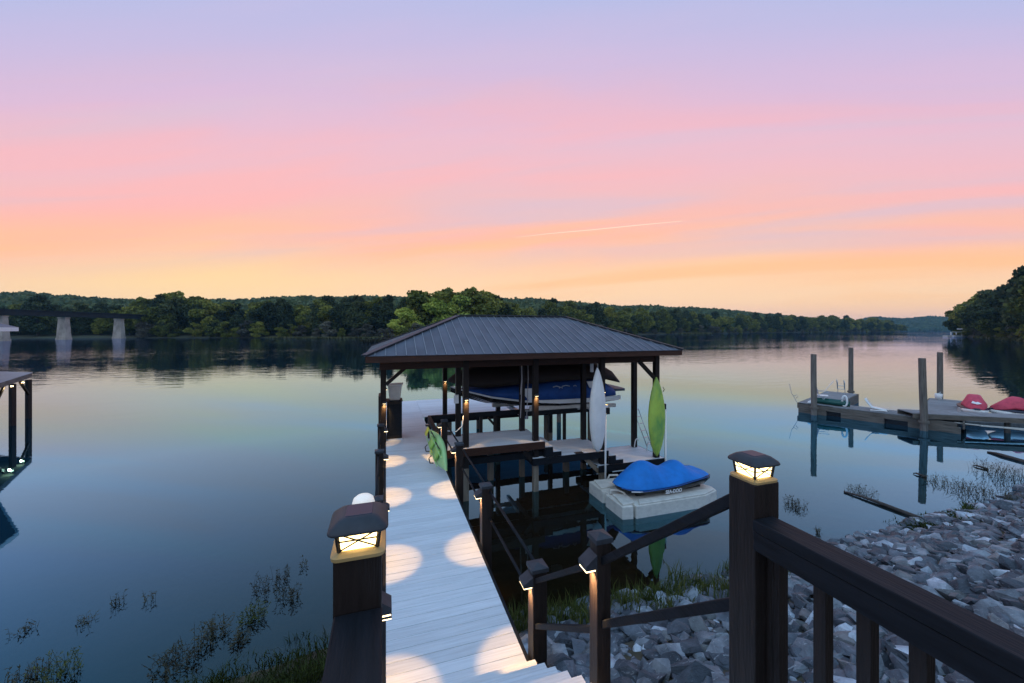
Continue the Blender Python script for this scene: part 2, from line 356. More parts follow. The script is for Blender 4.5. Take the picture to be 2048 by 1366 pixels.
# ================================================================== GROUND AND WATER
def interp(x, pts): return float(np.interp(x, [p[0] for p in pts], [p[1] for p in pts]))
SH = [(-6000, -300), (-200, -10), (-40, 2.), (-12, 3.8), (-4, 5.0), (-2.2, 5.75), (-.8, 6.0), (0, 6.1), (1.5, 5.7), (4, 5.45), (12, 5.5), (15, 5.55), (17.5, 5.75), (20, 6.3), (22, 7.2), (26, 7.6), (30, 8.), (60, 12), (228, 40), (6000, 300)]
def ysh(x): return interp(x, SH)
from mathutils import noise as mn
def gz(x, y):
    d = ysh(x)-y+.35*mn.noise(Vector((x*.5, y*.5, 0)))
    z = min(.40*d, 2.7) if d > 0 else max(.13*d, -3.)
    if abs(x) < 40 and abs(y) < 40: z += .06*mn.noise(Vector((x*1.6, y*1.6, 2)))
    if y < -.6: z = min(z+(-.6-y)*.0, 2.75)
    return z
xs = np.concatenate([[-2200, -1000, -400, -150, -70], np.arange(-40, 40.1, .5), [50, 70, 110, 170, 260, 400, 1000, 3200]])
ys = np.concatenate([[-700, -300, -100, -30], np.arange(-12, 22.1, .5), [30, 60, 150, 600, 1500, 2800]])
b = MB(); vs = [(x, y, gz(x, y)) for y in ys for x in xs]; nx = len(xs)
b.add(vs, [(j*nx+i, j*nx+i+1, (j+1)*nx+i+1, (j+1)*nx+i) for j in range(len(ys)-1) for i in range(nx-1)])
ground = struct(b.build('ground', 'ground', smooth=True), label='brown lake bed and sloping soil bank')
b = MB(); b.add([(-2150, -600, 0), (3150, -600, 0), (3150, 2750, 0), (-2150, 2750, 0)], [(0, 1, 2, 3)])
water = struct(b.build('water', 'water'), label='calm blue lake water mirroring the dusk sky')
# ================================================================== FAR BANKS
BANK = [(-400, 150), (-120, 185), (0, 196), (280, 205), (560, 212), (760, 212), (960, 222), (1050, 250), (1200, 310), (1300, 350), (1400, 420), (1500, 490), (1700, 640), (1790, 740), (1812, 800)]
TOPF = [(-400, 600), (0, 610), (30, 596), (60, 592), (120, 603), (180, 606), (240, 611), (275, 596), (300, 588), (330, 583), (385, 578), (440, 582), (456, 601), (500, 599), (560, 593), (600, 590), (650, 593), (700, 591), (760, 592), (1000, 600), (1050, 603), (1150, 600), (1200, 607), (1250, 611), (1300, 614), (1400, 622), (1450, 625), (1500, 628), (1540, 621), (1590, 630), (1650, 626), (1700, 630), (1760, 634), (1790, 642), (1812, 652)]
TOPR = [(-400, 575), (0, 583), (50, 581), (100, 588), (200, 594), (280, 599), (480, 599), (560, 592), (800, 590), (1000, 591), (1100, 600), (1200, 607), (1300, 610), (1400, 613), (1450, 617), (1500, 622), (1530, 627), (1600, 633), (1812, 655)]
def hz(px, top, Y): return CAMH+(YHP-interp(px, top))/FPX*Y
# bank land strip
b = MB(); rings = []
for px in np.arange(-400, 1813, 20.):
    Y = interp(px, BANK); rings.append([W(px, Y-3, -.6), W(px, Y, .25), W(px, Y+6, 1.2), W(px, Y+40, 4.), W(px, Y+90, 7.), W(px, Y+420, 9.), W(px, Y+900, -3.5)])
b.loft(rings, caps=False, closed=False)
struct(b.build('far_bank', 'grassland', smooth=True), label='low wooded far bank of the lake')
def canopy(name, label, rows, mat, n, size, zoff=2.):
    """rows: list of (px, Y0, z0, Y1, z1)"""
    px = np.array([r[0] for r in rows]); C = []
    u = rng.uniform(px[0], px[-1], n); s = rng.uniform(0, 1, n)**.75
    I = lambda k: np.interp(u, px, [r[k] for r in rows])
    Y = I(1)+(I(3)-I(1))*s; z = I(2)+(I(4)-I(2))*s**.8
    X = (u-CXP)/FPX*Y; x = CA*X+SA*Y; y = -SA*X+CA*Y
    cell = np.sin(x*.21+np.sin(y*.13)*2)*np.sin(y*.17+np.sin(x*.11)*2)
    cell2 = np.sin(x*.05+2)*np.sin(y*.043+np.sin(x*.03))
    z = z-3.2+cell*1.6+cell2*1.6+rng.uniform(-3., .8, n)+1.*(rng.uniform(0,1,n) > .985)
    C = np.stack([x, y, z], 1); sc = size*(.6+.8*rng.uniform(0, 1, (n, 1)))*(Y/400)[:, None]**.6
    A = rdir(n); B = np.cross(A, rdir(n)); B /= np.linalg.norm(B, axis=1, keepdims=True)
    me = quadmesh(name, C, A*sc, B*sc, mat); o = bpy.data.objects.new(name, me); COL.objects.link(o)
    b = MB(); rr = []
    for r in rows:
        rr.append([W(r[0], r[1]+(r[3]-r[1])*k, r[2]+(r[4]-r[2])*k**.8-6.0) for k in (0, .15, .4, .7, 1)]+[W(r[0], r[3]*1.3, 2.)])
        rr[-1].insert(0, W(r[0], r[1]-2, -1.))
    b.loft(rr, caps=False, closed=False); q = b.build('understory', mat, o); q['kind'] = 'stuff'
    struct(o, 'stuff', label); return o
rows = []
for px in np.arange(-400, 1800, 12.):
    Y = interp(px, BANK); Yr = Y*1.0+220
    rows.append((px, Y+16, hz(px, TOPF, Y+16)*.74, Yr, hz(px, TOPR, Yr)))
canopy('forest', 'dense dark forest rising behind the shoreline trees of the far bank', rows, 'leaffar', 60000, 1.7)
rows = []
for px in np.arange(1730, 1990, 10.):
    rows.append((px, 1500, 5., 1750, CAMH+(YHP-(639+2.0*math.sin(px*.06)-(px-1780)*.012))/FPX*1750+4))
canopy('distant_forest', 'hazy blue wooded hill closing the far end of the lake', rows, 'leaffar', 16000, 3.4)
# tree kinds: crown of leaf clumps + trunk with limbs, 20 m tall
def crown_mesh(seed, matn, H=20., wide=.34, n=4200, leaf=.5, low=.22, nl=13):
    global rng; rng = np.random.default_rng(seed)
    cs = []; 
    for i in range(nl):
        h = low+(.93-low)*(i+.5)/nl; prof = math.sin(math.pi*min(1, max(.08, (h-low+.12)/(1.05-low))))**.6
        a = rng.uniform(0, 6.28); r = wide*H*prof*rng.uniform(.25, .8)
        cs.append((r*math.cos(a), r*math.sin(a), h*H*rng.uniform(.92, 1.04), H*rng.uniform(.10, .17)*(.6+.5*prof)))
    cs = np.array(cs); k = rng.choice(nl, n, p=cs[:, 3]**2/np.sum(cs[:, 3]**2)); d = rdir(n)
    rad = cs[k, 3]*(rng.uniform(.15, 1, n)**.35)*(1+.22*rng.normal(size=n)*.5)
    C = cs[k, :3]+d*rad[:, None]*np.array([1.15, 1.15, .8])
    A = d*.3+rdir(n); A /= np.linalg.norm(A, axis=1, keepdims=True)
    B = np.cross(A, rdir(n)); B /= np.linalg.norm(B, axis=1, keepdims=True)
    s = leaf*rng.uniform(.5, 1.3, (n, 1)); return quadmesh('crown', C, A*s, B*s, matn), cs
def trunk_mesh(cs, H=20.):
    b = MB(); b.tube([(0, 0, -1.), (.1, 0, H*.2), (0, .15, H*.5), (.1, 0, H*.85)], H*.017, 6, H*.004)
    for c in cs[::2]:
        b.tube([(0, 0, max(H*.15, c[2]*.55)), (c[0]*.5, c[1]*.5, c[2]*.8), (c[0], c[1], c[2])], H*.006, 4, H*.002)
    o = b.build('trunk', 'bark', smooth=True, local=True); me = o.data; bpy.data.objects.remove(o); return me
KIND = {}
for nm, mt, kw in (('dark', 'leafdark', dict(wide=.33)), ('mid', 'leafmid', dict(wide=.36)), ('bright', 'leafbright', dict(wide=.40, n=5200, leaf=.42, low=.12)),
                   ('grey', 'leafgrey', dict(wide=.42, low=.06, n=2600, leaf=.55)), ('green', 'leafmid', dict(wide=.45, low=.05, n=2600, leaf=.5))):
    KIND[nm] = []
    for q in range(3):
        cm, cs = crown_mesh(hash((len(nm)*7+ord(nm[0]), q)) % 9999, mt, **kw); KIND[nm].append((cm, trunk_mesh(cs)))
rr = random.Random(5); rng = np.random.default_rng(11)
def tree(kind, name, px, Y, h, label, cat='tree', group=None, z=.3, wx=1.):
    cm, tm = KIND[kind][rr.randrange(3)]
    t = thing(name, label, cat, W(px, Y, z), rr.uniform(0, 6.28), group)
    s = h/20.*1.02; k = s*wx*rr.uniform(.9, 1.12)
    inst(cm, 'crown', t, (0, 0, 0), sc=(k, k, s)); inst(tm, 'trunk', t, (0, 0, 0), sc=(k, k, s)); return t
MARKS = [(-999, 'left of the first bridge pier'), (60, 'between the first two bridge piers'), (122, 'behind the middle bridge pier'), (180, 'left of the last bridge pier'), (235, 'where the bridge deck meets the bank'),
         (290, 'at the left end of the tall clump right of the bridge'), (350, 'in the middle of the tall clump right of the bridge'), (410, 'at the right end of the tall clump right of the bridge'), (465, 'in the low stretch just past the tall clump'),
         (530, 'above the left part of the pale reed strip'), (620, 'above the right part of the pale reed strip'), (700, 'just left of the bright green point'), (770, 'behind the bright green point'), (980, 'just right of the bright green point'),
         (1060, 'above the right end of the roof ridge'), (1140, 'above the right hip of the boathouse roof'), (1230, 'above the right roof corner'), (1320, 'just right of the boathouse roof'), (1390, 'behind the first reed strip on the right'),
         (1460, 'above the big lamp post'), (1540, 'in the rounded hump left of the mooring piles'), (1620, 'above the leftmost mooring pile'), (1690, 'beyond the second mooring pile'), (1750, 'at the low tip of the receding bank')]
def seg(px, row, kind):
    m = [q for p, q in MARKS if px >= p][-1]
    return ('%s %s tree %s' % ('dark' if kind == 'dark' else 'greener', 'front' if row == 0 else 'taller back', m)), 'far bank trees '+m
px = -60.
while px < 1806:
    Y = interp(px, BANK)
    for row in range(2):
        Yt = Y+6+row*9+rr.uniform(-2, 4); h = hz(px, TOPF, Yt)*(rr.uniform(.62, .90) if row == 0 else rr.uniform(.80, 1.05))
        if 770 < px < 960 and row == 0: continue
        kd = rr.choice(['dark', 'dark', 'mid'] if px < 1000 else ['dark', 'mid', 'mid']); l, g = seg(px, row, kd)
        tree(kd, 'broadleaf_tree', px+rr.uniform(-8, 8), Yt, h, l, 'tree', g)
    px += (8.2 if px < 1400 else 10.5)*FPX/Y
px = 285.
while px < 1800:                        # grey and green shrubs down at the water line
    Y = interp(px, BANK); k = 'grey' if rr.random() < .62 else 'green'
    if rr.random() < .85:
        m_ = [q for p, q in MARKS if px >= p][-1]
        tree(k, 'waterside_shrub', px, Y+1.5, rr.uniform(4.5, 9.5), ('grey brown' if k == 'grey' else 'leafy green')+' waterline shrub '+m_, 'shrub',
             'waterline shrubs '+m_, wx=1.3)
    px += rr.uniform(5, 8)*FPX/Y
for i, (px, Y, tp, k, l) in enumerate([
    (785, 146, 640, 'bright', 'lowest bright green tree leaning over the water left of the boathouse ridge'),
    (812, 156, 612, 'bright', 'bright green tree second from the left end of the point behind the roof'),
    (838, 166, 577, 'mid', 'tallest spiky tree at the left end of the bright green point'),
    (866, 163, 590, 'bright', 'yellow green tree on the point just left of the roof ridge'),
    (892, 172, 573, 'mid', 'tall full tree rising straight above the left end of the roof ridge'),
    (918, 166, 592, 'bright', 'bright green tree in front of the tall dark ones above the ridge'),
    (940, 176, 572, 'mid', 'tall broad tree above the ridge at the top of the point'),
    (966, 180, 578, 'mid', 'green tree on the right shoulder of the point behind the ridge'),
    (992, 186, 590, 'dark', 'dark tree sloping down at the right end of the point'),
    (1015, 196, 601, 'mid', 'last low tree at the right end of the point behind the ridge')]):
    tree(k, 'point_tree', px, Y, CAMH+(YHP-tp)/FPX*Y, l, 'tree', wx=1.15)
for i in range(9):
    px = 775+i*28; Y = 140+i*4.; tree('green' if i % 2 else 'grey', 'waterside_shrub', px, Y+4, rr.uniform(5, 8), 'low bright shrub along the water edge of the green point', 'shrub', 'shrubs along the green point', wx=1.3)
# right-hand point
RB = [(1906, 262), (1925, 240), (1948, 222), (2048, 148), (2150, 112), (2300, 80)]
RT = [(1906, 612), (1915, 604), (1930, 593), (1960, 584), (2000, 563), (2048, 541), (2150, 480), (2300, 400)]
b = MB(); rings = []
for px in list(range(1906, 2310, 12)):
    Y = interp(px, RB); rings.append([W(px, Y-3, -.6), W(px, Y, .3), W(px, Y+6, 2.0), W(px, Y+30, 5.), W(px, Y+90, 6.), W(px+10, Y+200, -3.2)])
b.loft(rings, caps=False, closed=False); struct(b.build('right_bank', 'grassland', smooth=True), label='steep wooded bank at the right edge of the lake')
px = 1916.
while px < 2260:
    Y = interp(px, RB)
    for row in range(3):
        Yt = Y+5+row*8; h = CAMH+(YHP-interp(px, RT))/FPX*Yt
        tree(rr.choice(['dark', 'dark', 'mid']), 'broadleaf_tree', px+rr.uniform(-2, 6), Yt, h*(.62, .86, .98)[row]*rr.uniform(.92, 1.02), ('lower front', 'middle row', 'tallest back')[row]+' dark tree '+('at the left tip of' if px < 1945 else 'in the middle of' if px < 2010 else 'at the right end of')+' the wooded point on the right', 'tree', 'trees on the right hand point', wx=.95)
    for q in range(2):
        tree(rr.choice(['grey', 'green', 'green']), 'waterside_shrub', px+8*q, Y+1.5, rr.uniform(4, 7), 'low shrub at the foot of the wooded point at the right edge', 'shrub', 'shrubs below the right hand point', wx=1.5)
    px += 6.5*FPX/Y
# pale reed spits
def reeds(name, label, pts, n, h, mt='reed'):
    P = np.array([[*W(p[0], p[1]).xy] for p in pts]); k = rng.uniform(0, len(P)-1, n); i = k.astype(int); i = np.minimum(i, len(P)-2); f = (k-i)[:, None]
    xy = P[i]*(1-f)+P[i+1]*f+rng.normal(size=(n, 2))*.8
    C = np.column_stack([xy, np.full(n, h*.45)]); A = np.column_stack([rng.normal(size=(n, 2))*.25, np.full(n, h*.5)])*rng.uniform(.6, 1.2, (n, 1)); B = rdir(n)*h*.35
    o = bpy.data.objects.new(name, quadmesh(name, C, A, B, mt)); COL.objects.link(o); return struct(o, 'stuff', label)
reeds('reed_bed', 'pale strip of reeds along the far water line left of the boathouse', [(540, 203), (600, 196), (700, 194), (765, 200)], 2500, .9)
reeds('reed_bed', 'pale reeds at the tip of the bright green point', [(730, 138), (750, 142), (775, 146), (800, 150)], 900, 1.0, 'weed')
reeds('reed_bed', 'thin pale reed strip on the receding right bank', [(1360, 385), (1390, 395), (1420, 405)], 900, 1.6)
reeds('reed_bed', 'small pale reed patch farther along the receding right bank', [(1620, 540), (1645, 550)], 500, 2.2)
reeds('reed_bed', 'grassy strip at the foot of the wooded point on the right edge', [(1960, 208), (2000, 178), (2048, 144), (2100, 122)], 1500, 1.2)
# ================================================================== RAILWAY BRIDGE
def CW(X, Y, z): return Vector((*rot(X, Y), z))
br = thing('railway_bridge', 'dark railway bridge deck on pale concrete piers at the left edge', 'bridge', CW(-197, 171, 0))
ax = math.atan2(CW(-197, 200, 0).y-CW(-197, 100, 0).y, CW(-197, 200, 0).x-CW(-197, 100, 0).x)
for Y in (83, 106, 128, 150, 171, 195):
    b = MB(); c = CW(-197, Y, 0)
    b.box(c.x-1.35, c.x+1.35, c.y-2.3, c.y+2.3, -3, .9, rz=ax, c=(c.x, c.y)); b.box(c.x-1.2, c.x+1.2, c.y-2.15, c.y+2.15, .9, 9.3, rz=ax, c=(c.x, c.y), taper=.24)
    b.box(c.x-1.05, c.x+1.05, c.y-1.8, c.y+1.8, 9.3, 9.9, rz=ax, c=(c.x, c.y)); b.build('pier', 'concrete', br, bevel=.12)
b = MB(); b.bar(CW(-198.4, 30, 11.1), CW(-197, 214, 11.1), .5, 2.0); b.build('girder', 'girder', br)
b = MB(); b.bar(CW(-195.6, 30, 11.1), CW(-194.5, 214, 11.1), .5, 2.0); b.build('girder', 'girder', br)
b = MB(); b.bar(CW(-197, 30, 12.25), CW(-195.8, 214, 12.25), 4.2, .3); b.build('track_deck', 'girder', br)
b = MB()
for i in range(60):
    Y = 60+i*2.55; b.bar(CW(-198.9, Y, 11.0), CW(-198.9, Y+1.2, 11.0), .12, 1.9)
b.build('stiffener', 'girder', br)['kind'] = 'stuff'
# far pontoon dock under the right point
pd = thing('far_boat_dock', 'pale boat dock with a white canopy under the wooded point on the right', 'dock', W(1925, 236))
b = MB(); c = W(1925, 236); b.box(c.x-10.5, c.x+3, c.y-1.4, c.y+1.4, .1, .9, rz=-ANG, c=(c.x, c.y)); b.build('deck', 'float', pd)
b = MB()
for dx_ in (-5., -1.8, 1.6, 5.):
    p = CW(*(np.array([(1925-CXP)/FPX*236+dx_-2, 236])), .5); b.tube([p, p+Vector((0, 0, 2.6))], .22, 5)
b.bar(CW((1921-CXP)/FPX*236-5.5, 235.6, 3.0), CW((1921-CXP)/FPX*236+5.5, 235.6, 3.0), .2, .45); b.build('railing', 'white', pd)
b = MB(); q = (1940-CXP)/FPX*236; b.box(-4, 4, -1.5, 1.5, 4.6, 5.0, mtx=Matrix.Translation(CW(q, 238, 0)) @ Matrix.Rotation(-ANG, 4, 'Z')); b.build('canopy', 'white', pd)
b = MB(); [b.tube([CW(q+s, 238, .5), CW(q+s, 238, 4.7)], .12, 5) for s in (-3.5, 3.5)]; b.build('canopy_post', 'bark', pd)
bt = thing('moored_pontoon_boat', 'small white boat moored inside the far dock under the wooded point', 'boat', W(1914, 233))
q = (1914-CXP)/FPX*233; mt_ = Matrix.Translation(CW(q, 233, 0)) @ Matrix.Rotation(-ANG, 4, 'Z')
b = MB(); b.loft([[mt_ @ Vector((x, y*k, z)) for y, z in ((-.8, .1), (-1., .7), (-.9, .9), (.9, .9), (1., .7), (.8, .1))] for x, k in ((-2.4, .3), (-1.5, .85), (0, 1), (2.2, .95))]); b.build('hull', 'white', bt)
b = MB(); b.box(-.5, 1.4, -.7, .7, .9, 1.4, mtx=mt_); b.build('cockpit', 'black', bt)
# ================================================================== DOCK
DK, P2, P3 = 1.4, .95, .53
dock = thing('dock', 'long pale walkway and stepped platforms of the dock below the stairs', 'dock', (0, 0, 0))
def boards(x0, x1, y0, y1, z, along='x', w=.138, gap=.005, names='deck_board'):
    L = (x1-x0) if along == 'x' else (y1-y0); n = int(round(((y1-y0) if along == 'x' else (x1-x0))/w)); st = ((y1-y0) if along == 'x' else (x1-x0))/n
    b = MB(); hw = (st-gap)/2; e = .003; prof = [(-hw, -.012), (-hw, .009), (-hw+e, .012), (hw-e, .012), (hw, .009), (hw, -.012)]
    if along == 'x': b.loft([[(s, y, q) for y, q in prof] for s in (-L/2, L/2)])
    else: b.loft([[(y, s, q) for y, q in prof][::-1] for s in (-L/2, L/2)])
    t = b.build(names, 'deck', None, local=True); me = t.data; bpy.data.objects.remove(t)
    for i in range(n):
        c = ((x0+x1)/2, y0+(i+.5)*st) if along == 'x' else (x0+(i+.5)*st, (y0+y1)/2)
        inst(me, names, dock, (c[0], c[1], z-.012+rr.uniform(-.0008, .0008)))
boards(.0, 1.25, 3.235, 17.45, DK)
boards(1.256, 4.17, 10.0, 11.42, DK)
boards(3.86, 6.19, 10.0, 11.42, P2)
boards(5.9, 8.19, 10.0, 11.42, P3)
boards(1.256, 8.3, 14.1, 17.5, DK)
boards(4.175, 4.43, 10.0, 11.42, 1.25, 'y'); boards(4.435, 4.70, 10.0, 11.42, 1.10, 'y')
boards(6.195, 6.45, 10.0, 11.42, .81, 'y'); boards(6.455, 6.71, 10.0, 11.42, .67, 'y')
def rim(*a, m='stainx', n='rim_beam', bev=.004):
    b = MB(); b.box(*a); return b.build(n, m, dock, bevel=bev)
rim(-.04, -.002, 3.24, 17.45, 1.16, 1.392); rim(1.252, 1.29, 3.24, 9.99, 1.16, 1.392)
rim(-.04, 1.29, 17.452, 17.49, 1.16, 1.392)
rim(1.256, 4.19, 9.955, 9.995, 1.2, 1.398, m='stainr'); rim(1.30, 4.17, 11.425, 11.46, 1.18, 1.392)
rim(3.84, 6.20, 9.955, 9.995, .76, .948); rim(3.86, 6.18, 11.425, 11.46, .74, .94); rim(5.88, 8.21, 9.955, 9.995, .34, .528); rim(5.9, 8.19, 11.425, 11.46, .32, .52)
rim(4.17, 4.20, 9.99, 11.42, .96, 1.38); rim(6.19, 6.22, 9.99, 11.42, .55, .94)
rim(8.192, 8.23, 9.99, 11.46, .32, .52); rim(3.84, 3.858, 9.99, 11.42, .74, .93)
rim(1.3, 8.3, 14.04, 14.08, 1.16, 1.392); rim(1.3, 8.32, 17.51, 17.55, 1.16, 1.392)
rim(4.2, 4.43, 9.96, 9.99, .96, 1.226, n='stringer'); rim(4.433, 4.69, 9.96, 9.99, .96, 1.076, n='stringer')
rim(6.22, 6.45, 9.96, 9.99, .54, .786, n='stringer'); rim(6.453, 6.70, 9.96, 9.99, .54, .646, n='stringer')
for y in (10.5, 11.0): rim(1.3, 4.15, y, y+.04, 1.2, 1.37, n='joist'); rim(3.9, 6.1, y, y+.04, .74, .92, n='joist'); rim(5.95, 8.1, y, y+.04, .32, .5, n='joist')
rim(1.3, 4.3, 10.12, 10.17, .92, 1.1, n='cross_beam'); rim(3.9, 6.2, 11.2, 11.25, .5, .7, n='cross_beam')
# piles under the walkway
pl = MB(); pl.box(-.08, .08, -.08, .08, -3., 1.18); pm = pl.build('pile', 'weath', None, local=True, bevel=.008)
pme = pm.data; bpy.data.objects.remove(pm)
for y in (5.42, 7.55, 9.6, 12.4, 15., 17.2):
    for x in (.12, 1.18): inst(pme, 'pile', dock, (x, y, -.03))
for x in (2.2, 4., 6.05, 8.):
    for y in (14.25, 17.3): inst(pme, 'pile', dock, (x, y, -.03))
inst(pme, 'pile', dock, (5.45, 11.25, -.5)); inst(pme, 'pile', dock, (1.4, 10.1, -.03)); inst(pme, 'pile', dock, (2.98, 11.3, -.03)) ; inst(pme, 'pile', dock, (7.05, 11.3, -.9))
for x0, z0, x1, z1, y in ((4.0, .62, 4.45, .98, 11.2), (4.0, .75, 3.6, 1.14, 10.1), (5.98, .30, 5.5, .76, 10.1), (5.98, .25, 6.4, .5, 10.1)):
    b = MB(); b.bar((x0, y, z0), (x1, y, z1), .12, .07, up=(0, 1, 0)); b.build('brace', 'weath' if y < 11 and x0 > 5 else 'stain', dock)
b = MB(); b.box(5.15, 5.4, 9.99, 10.12, P2+.001, P2+.012); b.build('cleat_plate', 'black', dock)
# rail posts with cap and wedge lamp
def light_fix(parent, side, z, px_=.0, E=14., size=71, w=.07, out=.09, post=.07, tgt=None):
    b = MB(); s = side
    x0, x1 = post*s, (post+out)*s
    b.k = 0; b.add([(x0, -w, z), (x0, w, z), (x0, w, z+.085), (x0, -w, z+.085), (x1, -w, z), (x1, w, z), (x1, w, z+.03), (x1, -w, z+.03)],
                   [(0, 3, 2, 1), (4, 5, 6, 7), (0, 4, 7, 3), (1, 2, 6, 5), (3, 7, 6, 2), (0, 1, 5, 4)])
    b.k = 1; xa, xb = sorted((x0+.008*s, x1-.004*s)); b.box(xa, xb, -w+.006, w-.006, z-.012, z-.001)
    o = b.build('post_light', ['cap', 'glow2'], parent, local=True)
    spot(o, ((post+out*.62)*s, 0, z-.02), E, size); spot(o, ((post+.06)*s, 0, z-.02), E*2.4, 75, blend=1., col=(1, .56, .24), tgt=(-.75*s, 0, -1.)); return o
def rail_post(x, y, z0, side, w=.07, h=.845, E=27.):
    b = MB(); b.box(-w, w, -w, w, -.6, h); o = b.build('rail_post', 'stain', dock, local=True, bevel=.006); o.location = (x, y, z0)
    b = MB(); c = w+.012; b.box(-c, c, -c, c, h+.001, h+.035); b.add([(-c, -c, h+.036), (c, -c, h+.036), (c, c, h+.036), (-c, c, h+.036), (0, 0, h+.058)], [(0, 1, 4), (1, 2, 4), (2, 3, 4), (3, 0, 4)])
    b.build('post_cap', 'cap', o, local=True)
    light_fix(o, side, h-.12, E=E, post=w); return o
YS = (3.42, 5.42, 7.55, 9.6)
for y in YS: rail_post(1.36, y, DK, -1)
for y in (3.42, 5.42, 7.55, 9.6): rail_post(-.115, y, DK, 1)
rail_post(-.115, 13.6, DK, 1); rail_post(-.115, 16.2, DK, 1); 
for z in (DK+.80, DK+.42):
    for i in range(3):
        for x in (1.40, -.13):
            b = MB(); b.tube([(x, YS[i]+.07, z), (x, YS[i+1]-.07, z)], .017, 8); b.build('rail_bar', 'stainx', dock, smooth=True)
    b = MB(); b.tube([(-.13, 11.5, z), (-.13, 17.4, z)], .017, 8); b.build('rail_bar', 'stainx', dock, smooth=True)
# low guard rail along the boat slip
rim(1.16, 4.0, 11.43, 11.52, 1.87, 2.0, n='guard_rail'); rim(4.1, 5.96, 11.43, 11.52, 1.80, 1.92, n='guard_rail')
rim(1.14, 1.23, 9.68, 11.42, 1.87, 2.0, n='guard_rail')
for x, y, z in ((2.73, 11.475, DK), (3.17, 11.475, DK), (4.5, 11.475, P2), (5.5, 11.475, P2), (1.18, 11.3, DK)):
    b = MB(); b.box(x-.045, x+.045, y-.04, y+.04, z-.3, 1.868 if x < 4 else 1.798); b.build('guard_post', 'stain', dock)
b = MB(); b.bar((2.95, 11.47, 1.82), (3.14, 11.47, 1.6), .07, .05, up=(0, 1, 0)); b.build('brace', 'stain', dock)
b = MB(); b.tube([(1.08, 10.55, 1.95), (1.14, 10.55, 1.96)], .015, 6); b.box(1.0, 1.08, 10.5, 10.6, 1.93, 1.97); b.build('cleat', 'black', dock)
# ------------------------------------------------------------------ stairs and landing
st = thing('staircase', 'pale stair treads and landing climbing from the walkway to the camera', 'stairs', (0, 3.42, DK))
for i in range(10):
    y1 = 3.25-.2173*i; z = DK+.1486*(i+1)
    b = MB(); b.box(.0, 1.27, y1-.245, y1, z-.03, z); b.build('tread', 'deck', st, bevel=.003)
    b = MB(); b.box(.0, 1.262, y1-.03, y1-.012, z-.1486, z-.031); b.build('riser', 'deck', st)
yl = 3.25-.2173*10; LZ = DK+.1486*11-.02
b = MB(); b.box(.0, 1.27, -1.2, yl, LZ-.05, LZ); b.build('landing', 'deck', st)
for x in (-.045, 1.272):
    b = MB(); v = []
    for x_ in (x, x+.04): v += [(x_, 3.23, DK-.2), (x_, 3.23, DK+.03), (x_, yl, LZ-.09), (x_, -1.2, LZ-.09), (x_, -1.2, LZ-.35), (x_, yl, LZ-.35)]
    b.add(v, [(5, 4, 3, 2, 1, 0), (6, 7, 8, 9, 10, 11)]+[(i, (i+1) % 6, (i+1) % 6+6, i+6) for i in range(6)]); b.build('stringer', 'stain', st)
def stair_post(x, y, z0, top, w=.048, side=-1, E=17., lamp=True):
    b = MB(); b.box(x-w, x+w, y-w, y+w, z0, top); o = b.build('stair_post', 'stain', st, bevel=.005, loc=(x, y-3.42, top-DK))
    b = MB(); c = w+.01; b.box(-c, c, -c, c, .001, .03); b.add([(-c, -c, .031), (c, -c, .031), (c, c, .031), (-c, c, .031), (0, 0, .05)], [(0, 1, 4), (1, 2, 4), (2, 3, 4), (3, 0, 4)]); b.build('post_cap', 'cap', o, local=True)
    if lamp: light_fix(o, side, -.15, E=E, post=w, w=.05, out=.075, size=56)
stair_post(1.27, 2.14, 1.0, 3.19); stair_post(-.095, 2.14, 1.0, 3.19, side=1)
for a, c_ in (((1.33, 3.36, 2.17), (1.27, 2.18, 3.02)), ((1.33, 3.36, 1.75), (1.27, 2.18, 2.60)), ((1.27, 2.10, 3.08), (1.27, 1.12, 3.88)), ((1.27, 2.10, 2.69), (1.27, 1.12, 3.48))):
    b = MB(); b.bar(a, c_, .042, .042); b.build('handrail_bar', 'stainx', st, bevel=.006)
